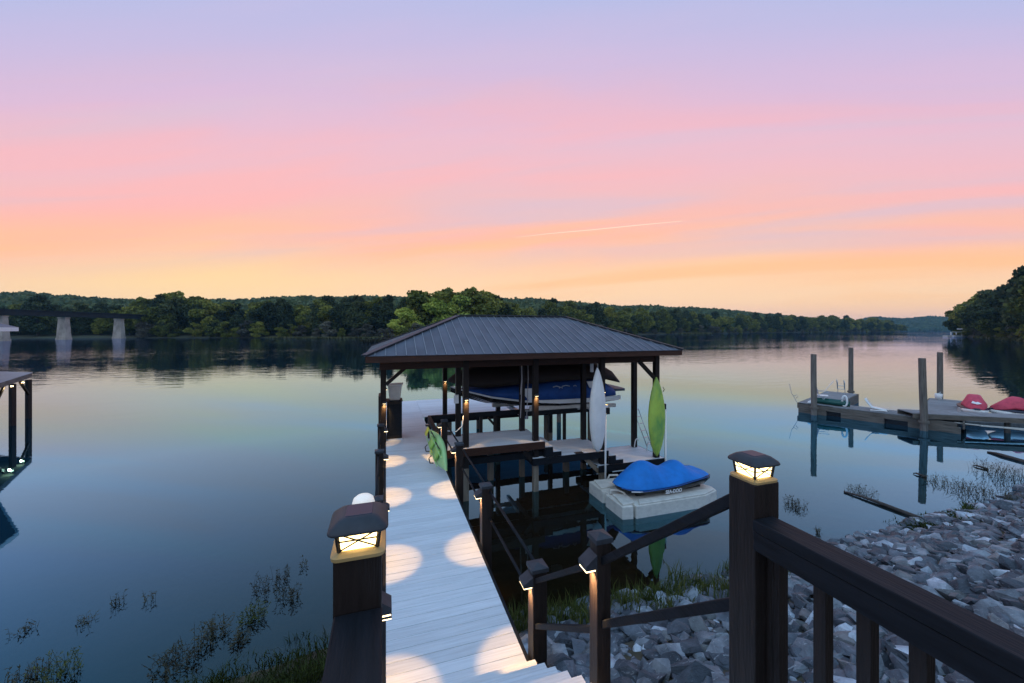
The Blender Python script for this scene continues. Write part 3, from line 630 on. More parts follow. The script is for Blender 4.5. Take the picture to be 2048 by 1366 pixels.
# ------------------------------------------------------------------ foreground railings with solar lamps
def solar(parent, s=1., E=3.):
    b = MB(); b.k = 0
    def ring(w, z, r=.3, n=6):
        pts = []
        for cx_, cy_, a0 in ((1, 1, 0), (-1, 1, 90), (-1, -1, 180), (1, -1, 270)):
            for k in range(n):
                a = R(a0+90*k/(n-1)); rr_ = w*r; pts.append((cx_*(w-rr_)+rr_*math.cos(a), cy_*(w-rr_)+rr_*math.sin(a), z))
        return pts
    b.loft([ring(.060*s, .000), ring(.061*s, .008), ring(.052*s, .013), ring(.044*s, .016)])
    o = b.build('lamp_base', 'brass', parent, local=True, smooth=False)
    b = MB(); b.loft([ring(.040*s, .014, .15), ring(.046*s, .062, .15)]); g = b.build('lamp_glass', 'glow', parent, local=True)
    b = MB()
    for sx in (-1, 1):
        for sy in (-1, 1): b.bar((sx*.042*s, sy*.042*s, .014), (sx*.048*s, sy*.048*s, .064), .007, .007)
    for k in range(4):
        mt_ = Matrix.Rotation(R(90*k), 4, 'Z'); q = lambda x, z: mt_ @ Vector((x, (.0422+(z-.014)*.125)*s+.001, z))
        for a, c_ in ((q(-.04*s, .018), q(.045*s, .060)), (q(-.045*s, .060), q(.04*s, .018)), (q(-.043*s, .040), q(.043*s, .040))): b.bar(a, c_, .0028, .0028)
    b.build('lamp_cage', 'black', parent, local=True)
    b = MB(); b.loft([ring(.056*s, .060, .25), ring(.066*s, .060, .3), ring(.068*s, .065, .3), ring(.064*s, .072, .3), ring(.046*s, .086, .3), ring(.036*s, .090, .3), ring(.033*s, .0902, .3)])
    o = b.build('lamp_roof', 'cap', parent, local=True, smooth=True); md = o.modifiers.new('b', 'BEVEL'); md.width = .002; md.segments = 2
    b = MB(); b.loft([ring(.031*s, .0904, .12), ring(.030*s, .0916, .12)]); b.build('solar_panel', 'navy', parent, local=True)
rl = thing('left_railing', 'dark railing with a lit solar post lamp at the bottom left of the walkway', 'railing', (-.062, 1.03, 3.0)); rl.name = 'railing'
b = MB(); b.box(-.117, -.010, .98, 1.085, 1.9, 3.965); pst = b.build('post', 'stain', rl, bevel=.004, loc=(0, 0, .965)); solar(pst, 1.)
b = MB(); b.box(-.115, -.008, -1.2, .978, 3.80, 3.84); b.build('cap_rail', 'stainx', rl, bevel=.004)
b = MB(); b.box(-.085, -.04, -1.2, .978, 3.70, 3.798); b.build('top_rail', 'stain', rl, bevel=.003)
for i in range(14): b = MB(); b.box(-.08, -.045, .88-.115*i-.0175, .88-.115*i+.0175, 3.05, 3.699); b.build('baluster', 'stain', rl)
l2 = thing('railing', 'dark wooden railing with solar lamp post crossing the bottom right corner', 'railing', (1.282, 1.085, 3.0))
b = MB(); b.box(1.225, 1.339, 1.03, 1.14, 1.6, 3.955); pst = b.build('post', 'stain', l2, bevel=.004, loc=(0, 0, .955)); solar(pst, .95)
b = MB(); b.box(1.21, 1.305, -1.2, 1.028, 3.802, 3.84); b.build('cap_rail', 'stainx', l2, bevel=.004)
b = MB(); b.box(1.213, 1.25, -1.2, 1.028, 3.735, 3.800); b.build('top_rail', 'stainx', l2, bevel=.003)
b = MB(); b.box(1.275, 1.315, .98, 1.028, 3.0, 3.79); b.build('backing_strip', 'stain', l2)
for i in range(17): b = MB(); y = .845-.116*i; b.box(1.264, 1.300, y-.018, y+.018, 3.05, 3.79); b.build('baluster', 'stain', l2, bevel=.002)
b = MB(); b.box(1.264, 1.300, -1.2, 1.028, 3.03, 3.049+.0); b.build('bottom_rail', 'stain', l2)
# globe beside the walkway
gl = thing('globe_light', 'white frosted globe just behind the lit left solar lamp', 'lamp', (-.27, 5.25, 2.20))
b = MB(); b.loft([[(r*math.cos(a), r*math.sin(a), z) for a in np.linspace(0, 2*math.pi, 20, endpoint=False)] for r, z in ((.08, -.02), (.115, .02), (.135, .08), (.135, .12), (.118, .175), (.08, .205), (.03, .22))]); b.build('globe', 'globe', gl, smooth=True, local=True)
b = MB(); b.box(.06, .20, -.02, .02, .05, .09); b.box(-.09, .09, -.09, .09, -.06, -.021); b.build('bracket', 'black', gl, local=True)
# ================================================================== BOATHOUSE
bh = thing('boathouse', 'open boathouse with a dark standing seam metal hip roof over the slip', 'boathouse', (4, 11.9, 0))
EX0, EX1, EY0, EY1, EZ, RZ = -.47, 8.3, 9.3, 14.5, 3.90, 4.92; HR = (EY1-EY0)/2; RY = (EY0+EY1)/2
PX = [(2.0, DK), (3.97, DK), (6.08, P2), (8.0, P3)]
def post(x, y, zl, w=.075, m='stain', top=3.72, low=.62):
    b = MB(); b.box(x-w, x+w, y-w, y+w, low, top); o = b.build('post', m, bh, bevel=.006)
    if low > -1: b = MB(); b.box(x-w*.98, x+w*.98, y-w*.98, y+w*.98, -3, low-.001); b.build('pile_foot', 'weath', bh, bevel=.006)
    return o
def pillar_light(x, y, z, E=24., size=48):
    b = MB(); b.k = 0; b.box(x-.05, x+.05, y-.065, y, z, z+.05); b.k = 1; b.box(x-.042, x+.042, y-.06, y-.006, z-.008, z-.001)
    o = b.build('pillar_light', ['cap', 'glow2'], bh); s = spot(o, (0, 0, 0), E, size, blend=.3); s.location = Vector((x, y-.045, z-.014))-bh.location
    s2 = spot(o, (0, 0, 0), E*1.8, 75, blend=1., col=(1, .58, .22), tgt=(0, .7, -1.)); s2.location = Vector((x, y-.055, z-.016))-bh.location
for x, zl in PX:
    post(x, 10.14, zl, low=zl-.55 if zl > .9 else .2); post(x, 11.27, zl, low=zl-.75 if zl > .9 else .2)
    post(x, 13.95, zl, low=.5)
    pillar_light(x, 10.06, 2.66)
for x in (2., 4., 6.1): pillar_light(x, 13.87, 2.66, 14.)
for x, y in ((2.9, 16.0), (5.2, 15.9)): pass
post(.0-.07, 11.38, DK, low=.5); pillar_light(-.04, 11.30, 2.46); post(-.07, 13.95, DK, low=.5)
b = MB(); b.box(-.2, -.15, 11.3, 11.9, DK-.1, 2.66); b.build('side_panel', 'stain', bh)
# beams
def beam(*a, m='stainr', n='beam'): b = MB(); b.box(*a); return b.build(n, m, bh, bevel=.004)
beam(-.15, 8.1, 10.10, 10.18, 3.5, 3.719, n='header_beam'); beam(-.15, 8.1, 13.91, 13.99, 3.5, 3.719, n='header_beam'); beam(-.15, 8.1, 11.23, 11.31, 3.55, 3.719, n='header_beam')
for x in (-.07, 2., 3.97, 6.08, 8.): beam(x-.04, x+.04, 10.2, 13.9, 3.56, 3.71, m='stain', n='tie_beam')
for x0, z0, x1, z1, y in ((.0, 2.98, .62, 3.52, 11.3), (7.93, 3.0, 7.35, 3.55, 10.14)):
    b = MB(); b.bar((x0, y, z0), (x1, y, z1), .09, .13, up=(0, 1, 0)); b.build('brace', 'stain', bh, bevel=.004)
beam(-.12, .9, 11.26, 11.34, 3.5, 3.72, n='header_beam') if False else None
fz0, fz1 = 3.745, 3.895
for a in ((EX0+.03, EX1-.03, EY0+.02, EY0+.05), (EX0+.03, EX1-.03, EY1-.05, EY1-.02), (EX0+.03, EX0+.06, EY0+.051, EY1-.051), (EX1-.06, EX1-.03, EY0+.051, EY1-.051)):
    b = MB(); b.box(a[0], a[1], a[2], a[3], fz0, fz1); b.build('fascia', 'stainr', bh, bevel=.003)
b = MB(); b.slab([(EX0+.07, EY0+.06, 3.86), (EX1-.07, EY0+.06, 3.86), (EX1-HR, RY, RZ-.06), (EX0+HR, RY, RZ-.06)], .02); b.slab([(EX1-.07, EY1-.06, 3.86), (EX0+.07, EY1-.06, 3.86), (EX0+HR, RY, RZ-.06), (EX1-HR, RY, RZ-.06)], .02)
b.slab([(EX0+.07, EY1-.06, 3.86), (EX0+.07, EY0+.06, 3.86), (EX0+HR, RY, RZ-.06)], .02); b.slab([(EX1-.07, EY0+.06, 3.86), (EX1-.07, EY1-.06, 3.86), (EX1-HR, RY, RZ-.06)], .02); b.build('ceiling', 'stain', bh)
def zof(t): return EZ+(RZ-EZ)*t/HR            # t = run in from the eave
PW = .229
def panels(P, n, L):            # P(s, t) -> 3D point on slope; s along eave, t run
    w = L/n
    for i in range(n):
        s0, s1 = i*w, (i+1)*w
        f = lambda s: max(0., min(s, L-s, HR)); a0, a1 = f(s0), f(s1); poly = [P(s0, 0), P(s1, 0), P(s1, a1)]
        if s0 < HR < s1: poly.append(P(HR, HR))
        if s0 < L-HR < s1: poly.append(P(L-HR, HR))
        if s0 < L/2 < s1 and L/2 < HR+.01: poly.append(P(L/2, L/2))
        poly.append(P(s0, a0)); q = []
        for p in poly:
            if not q or (Vector(p)-Vector(q[-1])).length > 1e-4: q.append(p)
        if (Vector(q[0])-Vector(q[-1])).length < 1e-4: q.pop()
        if len(q) < 3: continue
        b = MB(); b.slab(q, .008)
        if i and a0 > .08:
            b.k = 1; u = Vector((0, 0, .016)); b.bar(Vector(P(s0, -.01))+u*.6, Vector(P(s0, a0-.03))+u*.6, .016, .022)
        b.build('roof_panel', ['roof', 'rib'], bh)
NX, NY = 38, 22
panels(lambda s, t: (EX0+s, EY0+t, zof(t)), NX, EX1-EX0)
panels(lambda s, t: (EX1-s, EY1-t, zof(t)), NX, EX1-EX0)
panels(lambda s, t: (EX0+t, EY1-s, zof(t)), NY, EY1-EY0)
panels(lambda s, t: (EX1-t, EY0+s, zof(t)), NY, EY1-EY0)
def ridge(a, c_): b = MB(); a = Vector(a); c_ = Vector(c_); b.bar(a+Vector((0, 0, .022)), c_+Vector((0, 0, .022)), .17, .03); b.build('ridge_cap', 'cap', bh, bevel=.008)
r0, r1 = (EX0+HR, RY, RZ), (EX1-HR, RY, RZ); ridge(r0, r1)
for e, r_ in (((EX0, EY0, EZ), r0), ((EX0, EY1, EZ), r0), ((EX1, EY0, EZ), r1), ((EX1, EY1, EZ), r1)): ridge(e, r_)
# fittings hung under the roof
b = MB(); b.box(1.86, 1.995, 11.13, 11.19, 2.37, 2.62); b.build('outlet_box', 'white', bh, bevel=.01)
for x, z in ((4.6, 3.47), (5.3, 3.46)): b = MB(); b.box(x, x+.34, 11.9, 12.1, z, z+.16); b.build('lift_motor', 'float', bh, bevel=.01)
b = MB(); b.box(6.15, 6.25, 10.9, 10.98, 3.15, 3.5); b.box(6.42, 6.6, 10.95, 11.0, 3.1, 3.55); b.build('hanging_float', 'white', bh, bevel=.02)
for x, y, z0 in ((3.86, 11.0, 2.55), (3.80, 10.8, 1.9), (4.14, 11.2, 1.75)):
    b = MB(); b.tube([(x, y, 3.6), (x+.01, y, 3.0), (x-.04, y, z0)], .012, 5); b.build('rope', 'canvas', bh)
b = MB(); b.tube([(1.92, 10.05, 2.25), (1.88, 10.0, 2.0), (1.72, 9.95, 1.88), (1.45, 9.9, 1.93), (1.38, 9.8, 2.1)], .014, 6); b.build('hose', 'white', bh, smooth=True)
for x in (6.14, 8.12):
    b = MB(); b.box(x-.07, x+.07, 9.90, 10.06, 2.03, 2.22); b.build('pole_bracket', 'black', bh, bevel=.01)
    b = MB(); b.box(x-.1, x+.02, 9.92, 10.0, 2.221, 2.30); b.build('bracket_cap', 'white', bh, bevel=.008)
# ================================================================== KAYAKS, BOAT, WATERCRAFT
def kayak(name, label, mats, L, wd_, dp, mtx, blunt=.62, parts=None):
    """hull lofted along z (0..L), width in x, depth in -y (keel side) ; keel ridges pressed into the hull"""
    t = thing(name, label, 'kayak', mtx.translation); b = MB(); rings = []; N = 22
    for i in range(N+1):
        u = i/N; f = max(.02, math.sin(math.pi*min(1, max(0, u)))**(blunt if u < .5 else max(.72, blunt))) ; f *= (1-.10*(u-.5)); hw = wd_/2*f; d = dp*(.25+.75*f)
        pr = [(-1, 0), (-.98, -.28), (-.80, -.66), (-.55, -.86), (-.34, -.80), (-.14, -1.0), (.14, -1.0), (.34, -.80), (.55, -.86), (.80, -.66), (.98, -.28), (1, 0), (.8, .22), (.3, .32), (-.3, .32), (-.8, .22)]
        rings.append([(p[0]*hw, p[1]*d*.55, u*L) for p in pr])
    b.loft(rings); o = b.build('hull', mats, t, smooth=True, local=True)
    if parts: parts(t, L, wd_, dp)
    for c in t.children:
        if c.type == 'MESH': c.data.transform(mtx.to_3x3().to_4x4())
    return t
def MX(loc, rx=0, ry=0, rz=0): return Matrix.Translation(loc) @ Matrix.Rotation(rz, 4, 'Z') @ Matrix.Rotation(ry, 4, 'Y') @ Matrix.Rotation(rx, 4, 'X')
def strap(t, L, w, d):
    b = MB(); b.tube([(-w*.44, -.02, L*.52), (0, -d*.62, L*.52), (w*.44, -.02, L*.52)], .006, 5) ; b.build('strap', 'black', t, local=True)
kayak('white_kayak', 'white kayak stood on end against the middle boathouse post, hull outward', 'whitek', 2.44, .55, .32, MX((5.76, 9.86, 1.0), R(4), R(-3.2), R(8)), .42)
kayak('green_kayak', 'green and yellow kayak stood on end at the right end post of the boathouse', 'greeny', 2.46, .62, .32, MX((7.93, 10.04, .60), R(3), R(-3), R(4)),
      parts=lambda t, L, w, d: (lambda b: (b.tube([(w*.46, .02, L*.80), (w*.52, 0, L*.83), (w*.46, .02, L*.86)], .012, 5), b.build('handle', 'black', t, local=True)))(MB()))
def sit_on(t, L, w, d):
    b = MB()
    for z0 in (.28, .55):
        for sg in (-1, 1):
            b = MB(); b.tube([(sg*w*.36, .10, L*z0), (sg*w*.45, .15, L*(z0+.03)), (sg*w*.42, .15, L*(z0+.12)), (sg*w*.30, .11, L*(z0+.14))], .012, 6); b.build('grab_handle', 'black', t, local=True)
    for z0 in (.26, .53):
        b = MB(); b.loft([[(x*w*.30, y, L*z0+z) for x, y in ((-1, .07), (-.7, .12), (.7, .12), (1, .07))] for z in (0, .06, .2, .3)]); b.build('seat_well', 'greenk', t, local=True, smooth=True)
    b = MB(); b.box(-w*.2, w*.2, .085, .115, L*.88, L*.95); b.box(-w*.34, -w*.2, .08, .11, L*.45, L*.52); b.build('hatch', 'yellow', t, local=True)
    b = MB()
    for x in (-.22, .22): b.tube([(x*w, .095, L*.15), (x*w*1.1, .11, L*.5), (x*w*.8, .10, L*.85)], .010, 5)
    b.build('moulded_ridge', 'greenp', t, local=True)
kk = kayak('small_green_kayak', 'small pale green sit on kayak leaning on edge against the walkway rail posts', 'greenp', 2.1, .46, .24,
      Matrix.Translation((1.15, 7.86, 1.66)) @ Matrix(((0.36, -.93, .0, 0), (.0, 0., 1., 0), (.93, .36, 0, 0), (0, 0, 0, 1))) @ Matrix.Rotation(R(0), 4, 'X'), 1.0, parts=sit_on)
kk.rotation_euler = (R(9), 0, R(3))
# boat on the lift
bo = thing('lifted_boat', 'ski boat with blue cover and dark canopy raised on the lift inside the boathouse', 'boat', (5, 12.75, 1.85))
b = MB(); rings = []
for x, hw, zk, zg in ((2.0, .03, 2.52, 2.62), (2.5, .42, 2.30, 2.50), (3.2, .80, 2.08, 2.34), (4.2, 1.05, 1.96, 2.20), (5.4, 1.12, 1.90, 2.12), (6.8, 1.12, 1.90, 2.10), (7.7, 1.05, 1.95, 2.12)):
    rings.append([(x, 12.75+y*hw, z) for y, z in ((-1, zg), (-.95, zk+.10), (-.5, zk+.03), (0, zk-.06), (.5, zk+.03), (.95, zk+.10), (1, zg))])
b.loft(rings); b.build('hull', 'hull', bo, smooth=False)
b = MB(); rg = lambda x, hw, zg, w: [(x, 12.75-hw-.012, zg-w/2), (x, 12.75-hw-.02, zg+w/2), (x, 12.75-hw+.03, zg+w/2+.01), (x, 12.75-hw+.02, zg-w/2)]
b.loft([rg(x, hw, zg, w) for x, hw, zg, w in ((2.02, .03, 2.62, .03), (2.5, .42, 2.50, .04), (3.2, .80, 2.34, .045), (4.2, 1.05, 2.20, .05), (5.4, 1.12, 2.14, .12), (6.8, 1.12, 2.12, .14), (7.75, 1.05, 2.14, .14))]); b.build('gunwale_stripe', 'whitek', bo)
b = MB()
b.loft([[(x, 12.75+y*hw, z0+(z1-z0)*k) for y, k in ((-1, 0), (-.99, .5), (-.85, .9), (-.4, 1.), (.4, 1.), (.85, .9), (.99, .5), (1, 0))] for x, hw, z0, z1 in
        ((2.45, .38, 2.50, 2.56), (3.2, .78, 2.36, 2.56), (4.2, 1.03, 2.23, 2.66), (5.4, 1.1, 2.20, 2.78), (6.5, 1.1, 2.19, 2.80), (7.2, 1.08, 2.2, 2.72), (7.6, 1.0, 2.22, 2.45))]); b.build('blue_cover', 'bluedk', bo, smooth=True)
b = MB()
b.loft([[(x, 12.75+y*hw, z0+(z1-z0)*k) for y, k in ((-1, .0), (-1.0, .3), (-.8, .75), (-.35, 1.), (.35, 1.), (.8, .75), (1., .3), (1, 0))] for x, hw, z0, z1 in
        ((1.93, .05, 2.80, 2.88), (2.3, .5, 2.70, 3.12), (3.0, .85, 2.66, 3.3), (4.2, 1.05, 2.76, 3.46), (5.8, 1.08, 2.82, 3.48), (6.9, 1.05, 2.82, 3.36), (7.6, .95, 2.72, 3.12), (7.95, .7, 2.60, 2.78))]); b.build('dark_canopy', 'tarp', bo, smooth=True)
b = MB()
b.add([(5.75, 11.62, 2.22), (6.55, 11.62, 2.2), (6.55, 11.62, 2.28), (5.75, 11.62, 2.30)], [(0, 1, 2, 3)]) if False else None
b.add([(6.5, 11.625, 2.56), (6.95, 11.63, 2.38), (6.95, 11.63, 2.76), (6.4, 11.63, 2.76)], [(0, 1, 2, 3)]); b.add([(6.5, 11.645, 2.56), (6.95, 11.65, 2.38), (6.95, 11.65, 2.76), (6.4, 11.65, 2.76)], [(3, 2, 1, 0)]); b.add([(4.0, 11.655, 2.62), (4.35, 11.645, 2.22), (4.5, 11.645, 2.22), (4.5, 11.65, 2.62)], [(0, 1, 2, 3)]); b.build('white_hull_panel', 'whitek', bo)
b = MB(); b.loft([[(x, 12.75+y*.8, z) for y, z in ((-1, 2.32), (-1, 2.40), (1, 2.40), (1, 2.32))] for x in (7.6, 8.1)]+[[(8.28, 12.75+y*.4, z) for y, z in ((-1, 2.34), (-1, 2.37), (1, 2.37), (1, 2.34))]]); b.build('swim_platform', 'blueroof', bo)
def text_mesh(txt, size, mtx, m, parent, name='lettering', ext=.002, shear=.25):
    cu = bpy.data.curves.new('t', 'FONT'); cu.body = txt; cu.size = size; cu.extrude = ext; cu.shear = shear; cu.align_x = 'CENTER'; cu.offset = size*.018
    o = bpy.data.objects.new('t', cu); COL.objects.link(o); dg = bpy.context.evaluated_depsgraph_get(); me = bpy.data.meshes.new_from_object(o.evaluated_get(dg))
    bpy.data.objects.remove(o); me.transform(mtx); me.materials.clear(); me.materials.append(M[m]); r_ = bpy.data.objects.new(name, me); COL.objects.link(r_); r_.parent = parent; return r_
text_mesh('Surfs  -', .15, MX((.32, -1.115, .66), R(84)), 'fadeprint', bo, 'faded_lettering') if False else None
b = MB()
for x0, x1, z in ((5.18, 5.42, 2.62), (5.40, 5.52, 2.58), (5.50, 5.78, 2.63), (5.92, 6.03, 2.62)):
    b.tube([(x0, 11.655, z), ((x0+x1)/2, 11.65, z+.03), (x1, 11.655, z-.005)], .018, 6)
b.build('faded_print', 'fadeprint', bo)
lf = thing('boat_lift', 'beige lift cradle beams carrying the boat inside the boathouse', 'boat lift', (5.5, 12.75, 1.6))
for y in (12.1, 13.4): b = MB(); b.box(3.6, 7.8, y-.06, y+.06, 1.74, 1.86); b.build('bunk', 'float', lf, bevel=.01)
for x in (4.3, 7.0): b = MB(); b.box(x-.06, x+.06, 11.75, 13.75, 1.62, 1.739); b.build('cradle_beam', 'steel', lf)
b = MB(); b.box(4.4, 6.95, 11.75, 11.80, 1.86, 2.02); b.build('side_board', 'float', lf)
# covered jet ski on its float
FX, FZ = 5.3, .30
fl = thing('drive_on_float', 'pale plastic drive on float carrying the blue covered watercraft', 'float', (6.5, 8.7, 0))
b = MB()
def prism(poly, z0, z1, bb, tp=None): n = len(poly); q = tp or poly; bb.add([(x, y, z0) for x, y in poly]+[(x, y, z1) for x, y in q], [tuple(range(n))[::-1], tuple(range(n, 2*n))]+[(i, (i+1) % n, n+(i+1) % n, n+i) for i in range(n)])
prism([(5.32, 7.95), (5.60, 7.90), (5.62, 8.02), (5.66, 8.02), (5.66, 7.88), (7.7, 7.86), (8.22, 8.02), (8.30, 8.25), (8.1, 8.9), (7.8, 9.5), (5.95, 9.62), (5.34, 9.58), (5.34, 8.86), (5.42, 8.84), (5.42, 8.72), (5.32, 8.70)], -.15, FZ, b)
b.build('deck', 'float', fl, bevel=.03)
for (x0, x1, y0, y1) in ((5.35, 5.70, 7.98, 8.60), (5.37, 5.95, 9.0, 9.55)):
    b = MB(); prism([(x0, y0), (x1, y0+.03), (x1+.1, y1-.12), (x0+.1, y1)], FZ, FZ+.045, b); b.build('raised_pad', 'float', fl, bevel=.015)
b = MB(); prism([(5.75, 7.90), (7.7, 7.88), (8.15, 8.03), (8.1, 8.12), (5.9, 8.14)], FZ, FZ+.04, b); b.build('side_pad', 'float', fl, bevel=.015)
b = MB(); b.tube([(5.42, 8.62, FZ+.02), (5.44, 8.66, FZ+.10), (5.62, 8.60, FZ+.11), (5.72, 8.48, FZ+.08), (5.76, 8.44, FZ)], .028, 8); b.build('handle', 'float', fl, smooth=True); b = MB(); b.tube([(5.88, 9.5, FZ+.02), (5.95, 9.52, FZ+.12), (6.15, 9.44, FZ+.13), (6.25, 9.34, FZ+.05)], .03, 8); b.build('handle', 'float', fl, smooth=True)
b = MB(); b.box(6.0, 8.0, 8.35, 8.42, FZ, FZ+.07); b.box(6.0, 8.0, 8.82, 8.89, FZ, FZ+.07); b.build('bunk_rail', 'black', fl)
js = thing('covered_watercraft', 'personal watercraft under a bright blue cover with its name on the black hull', 'watercraft', (6.9, 8.6, FZ))
b = MB(); rings = []
for x, hw, zk, zt in ((5.60, .10, .46, .53), (5.78, .34, .38, .54), (6.2, .50, .345, .555), (6.9, .53, .345, .575), (7.6, .50, .355, .61), (8.05, .44, .39, .64), (8.2, .38, .43, .64)):
    rings.append([(x, 8.6+y*hw, zk+(zt-zk)*k) for y, k in ((-1, 1), (-.97, .55), (-.72, .05), (0, -.2), (.72, .05), (.97, .55), (1, 1))])
b.loft(rings); b.build('hull', 'hull', js, smooth=True)
prof = [(5.52, 0.05, 0.575, 0.59), (5.596, 0.2, 0.555, 0.6), (5.787, 0.4, 0.535, 0.76), (6.026, 0.5, 0.53, 0.96), (6.217, 0.53, 0.535, 1.06), (6.38, 0.54, 0.54, 1.1), (6.571, 0.55, 0.545, 1.03), (6.79, 0.55, 0.555, 0.9), (6.981, 0.55, 0.565, 0.87), (7.143, 0.54, 0.575, 0.91), (7.335, 0.53, 0.595, 0.99), (7.487, 0.51, 0.605, 0.985), (7.621, 0.5, 0.615, 0.86), (7.841, 0.47, 0.625, 0.72), (8.032, 0.44, 0.635, 0.65), (8.175, 0.38, 0.645, 0.66), (8.223, 0.3, 0.655, 0.67)]
b = MB(); rings = []
for i, (x, hw, zb, zt) in enumerate(prof):
    n = 22; rg_ = []
    pk = 1.9 if i in (4, 5, 10, 11) else 1.45
    for k in range(n+1):
        a = -1+2*k/n; zz = (1-abs(a)**pk)**.85
        wr = .010*math.sin(a*9+x*13)*(1-abs(a))+.014*math.sin(x*31+a*4)*(.4+abs(a))*(1-abs(a))
        rg_.append((x+wr, 8.6+a*hw+(.05*a*(1-abs(a))), zb+(zt-zb)*zz+wr*.8))
    rg_ += [(x, 8.6+hw*.96, zb-.025), (x, 8.6-hw*.96, zb-.025)]; rings.append(rg_)
b.loft(rings); cv_ = b.build('cover', 'blue', js, smooth=True); md = cv_.modifiers.new('s', 'SUBSURF'); md.levels = 1; md.render_levels = 2
b = MB(); b.tube([(x, 8.6-hw*1.005, zb-.018) for x, hw, zb, zt in prof[1:-1]], .012, 6); b.tube([(x, 8.6+hw*1.005, zb-.018) for x, hw, zb, zt in prof[1:-1]], .012, 6); b.build('hem_cord', 'bluedk', js)
b = MB(); b.tube([(5.75, 8.6-.40, .50), (5.95, 8.6-.485, .505), (6.2, 8.6-.52, .512), (6.38, 8.6-.528, .517)], .014, 6); b.build('silver_trim', 'steel', js)
text_mesh('SEA-DOO', .115, MX((-.02, -.552, .10), R(80), 0, R(.4)), 'print', js)
# slim white poles
for i, (x, y, z0, z1, l) in enumerate(((6.03, 9.86, .0, 2.05, 'white pole rising from the float in front of the white kayak'), (8.16, 9.90, -1, 2.03, 'white pole beside the right end post of the boathouse'))):
    t = thing('white_pole', l, 'pole', (x, y, 0)); b = MB(); b.tube([(x, y, z0-.4), (x, y, z1)], .028, 10); b.build('tube', 'white', t, smooth=True)
    if i: b = MB(); b.tube([(x+.06, y+.1, -1), (x+.06, y+.1, z1)], .018, 8); b.build('second_tube', 'steel', t, smooth=True)
    b = MB(); b.tube([(x, y, z1), (x, y, z1+.02)], .034, 10); b.build('end_cap', 'white', t)
# swim ladder and grab hoops on the right platform
ld = thing('swim_ladder', 'aluminium swim ladder folded up beside the right green kayak', 'ladder', (8.2, 11.2, P3))
b = MB(); A0, A1 = Vector((8.02, 11.35, 1.78)), Vector((8.30, 10.95, .55)); B0 = A0+Vector((.28, .10, -.02)); B1 = A1+Vector((.24, .10, 0))
b.tube([A0, A1], .014, 6); b.tube([B0, B1], .014, 6); b.build('side_rail', 'steel', ld, smooth=True)
for k in range(6): b = MB(); f = .02+.18*k; b.tube([A0.lerp(A1, f), B0.lerp(B1, f)], .012, 6); b.build('rung', 'steel', ld)
for x, y in ((7.93, 11.15), (8.12, 10.75)):
    b = MB(); b.tube([(x+.22*math.sin(a), y, P3+.30*math.sin(a*.5+.0)+(.0)) if False else (x+.20*(1-math.cos(a))/2, y, P3+.30*math.sin(a)) for a in np.linspace(0, 2.2, 9)], .018, 7); b.build('grab_hoop', 'white', ld, smooth=True)
# storage cabinet, bin, sign
cb = thing('storage_cabinet', 'tall dark storage cabinet beside the left boathouse post', 'cabinet', (.22, 11.65, DK))
b = MB(); b.box(.02, .43, 11.42, 11.9, DK+.03, 2.47); b.build('body', 'stain', cb, bevel=.006); b = MB(); b.box(.0, .45, 11.40, 11.92, 2.471, 2.49); b.build('top', 'stainx', cb); b = MB(); b.box(.0, .45, 11.39, 11.92, DK, DK+.029); b.build('base_board', 'deck', cb)
b = MB(); b.box(.035, .415, 11.412, 11.419, DK+.12, 2.40); b.build('door', 'stainx', cb)
bn = thing('bait_bin', 'pale translucent tapered bin standing on the storage cabinet', 'bin', (.24, 11.65, 2.49))
b = MB(); b.loft([[(sx*w, sy*w*.9, z) for sx, sy in ((-1, -1), (1, -1), (1, 1), (-1, 1))] for w, z in ((.135, 0), (.15, .05), (.19, .42))]); b.build('bin_body', 'float', bn, local=True, bevel=.015)
b = MB(); b.box(-.215, .215, -.2, .2, .42, .455); b.box(.2, .235, -.03, .03, .44, .48); b.build('bin_lid', 'white', bn, local=True, bevel=.01)
# ================================================================== RIGHT NEIGHBOUR DOCK
AO = Vector((21.5, 15.3)); va = Vector((.368, -.93)); vb = Vector((.93, .368)); arz = math.atan2(va.y, va.x)
def AB(a, b_, z): p = AO+va*a+vb*b_; return Vector((p.x, p.y, z))
nd = thing('floating_dock', 'grey weathered U shaped floating dock on the right with two fingers', 'dock', AB(0, 0, 0))
def abbox(a0, a1, b0, b1, z0, z1, name, m, par=None, bev=0.):
    b = MB(); b.add([AB(a, c_, z) for z in (z0, z1) for a, c_ in ((a0, b0), (a1, b0), (a1, b1), (a0, b1))], [(0, 1, 2, 3), (7, 6, 5, 4), (0, 4, 5, 1), (1, 5, 6, 2), (2, 6, 7, 3), (3, 7, 4, 0)]); return b.build(name, m, par or nd, bevel=bev)
def abboards(a0, a1, b0, b1, z, along_b=True, w=.15):
    if along_b:
        n = int((a1-a0)/w)
        for i in range(n): abbox(a0+i*w+.004, a0+(i+1)*w-.004, b0, b1, z-.03, z, 'plank', 'greywood')
    else:
        n = int((b1-b0)/w)
        for i in range(n): abbox(a0, a1, b0+i*w+.004, b0+(i+1)*w-.004, z-.03, z, 'plank', 'greywood')
abboards(1.35, 4.65, 0, 1.25, .5)                       # walkway
abboards(-.1, 1.35, 0, 6.2, .52, False)                 # left finger
abboards(4.35, 5.75, 1.3, 7.6, .52, False)              # right finger
for q in ((-.1, 5.6, -.06, 0, .24, .46), (-.16, -.1, -.06, 6.2, .22, .5), (1.35, 1.41, 1.3, 6.2, -.1, .5), (-.1, 1.41, 6.2, 6.26, .0, .5), (1.41, 4.35, 1.25, 1.31, .1, .46), (4.29, 4.35, 1.3, 7.6, .22, .5), (5.75, 5.81, 0, 7.6, .2, .5), (4.35, 5.75, 7.6, 7.66, .1, .5)): abbox(*q, 'skirt_board', 'greyskirt')
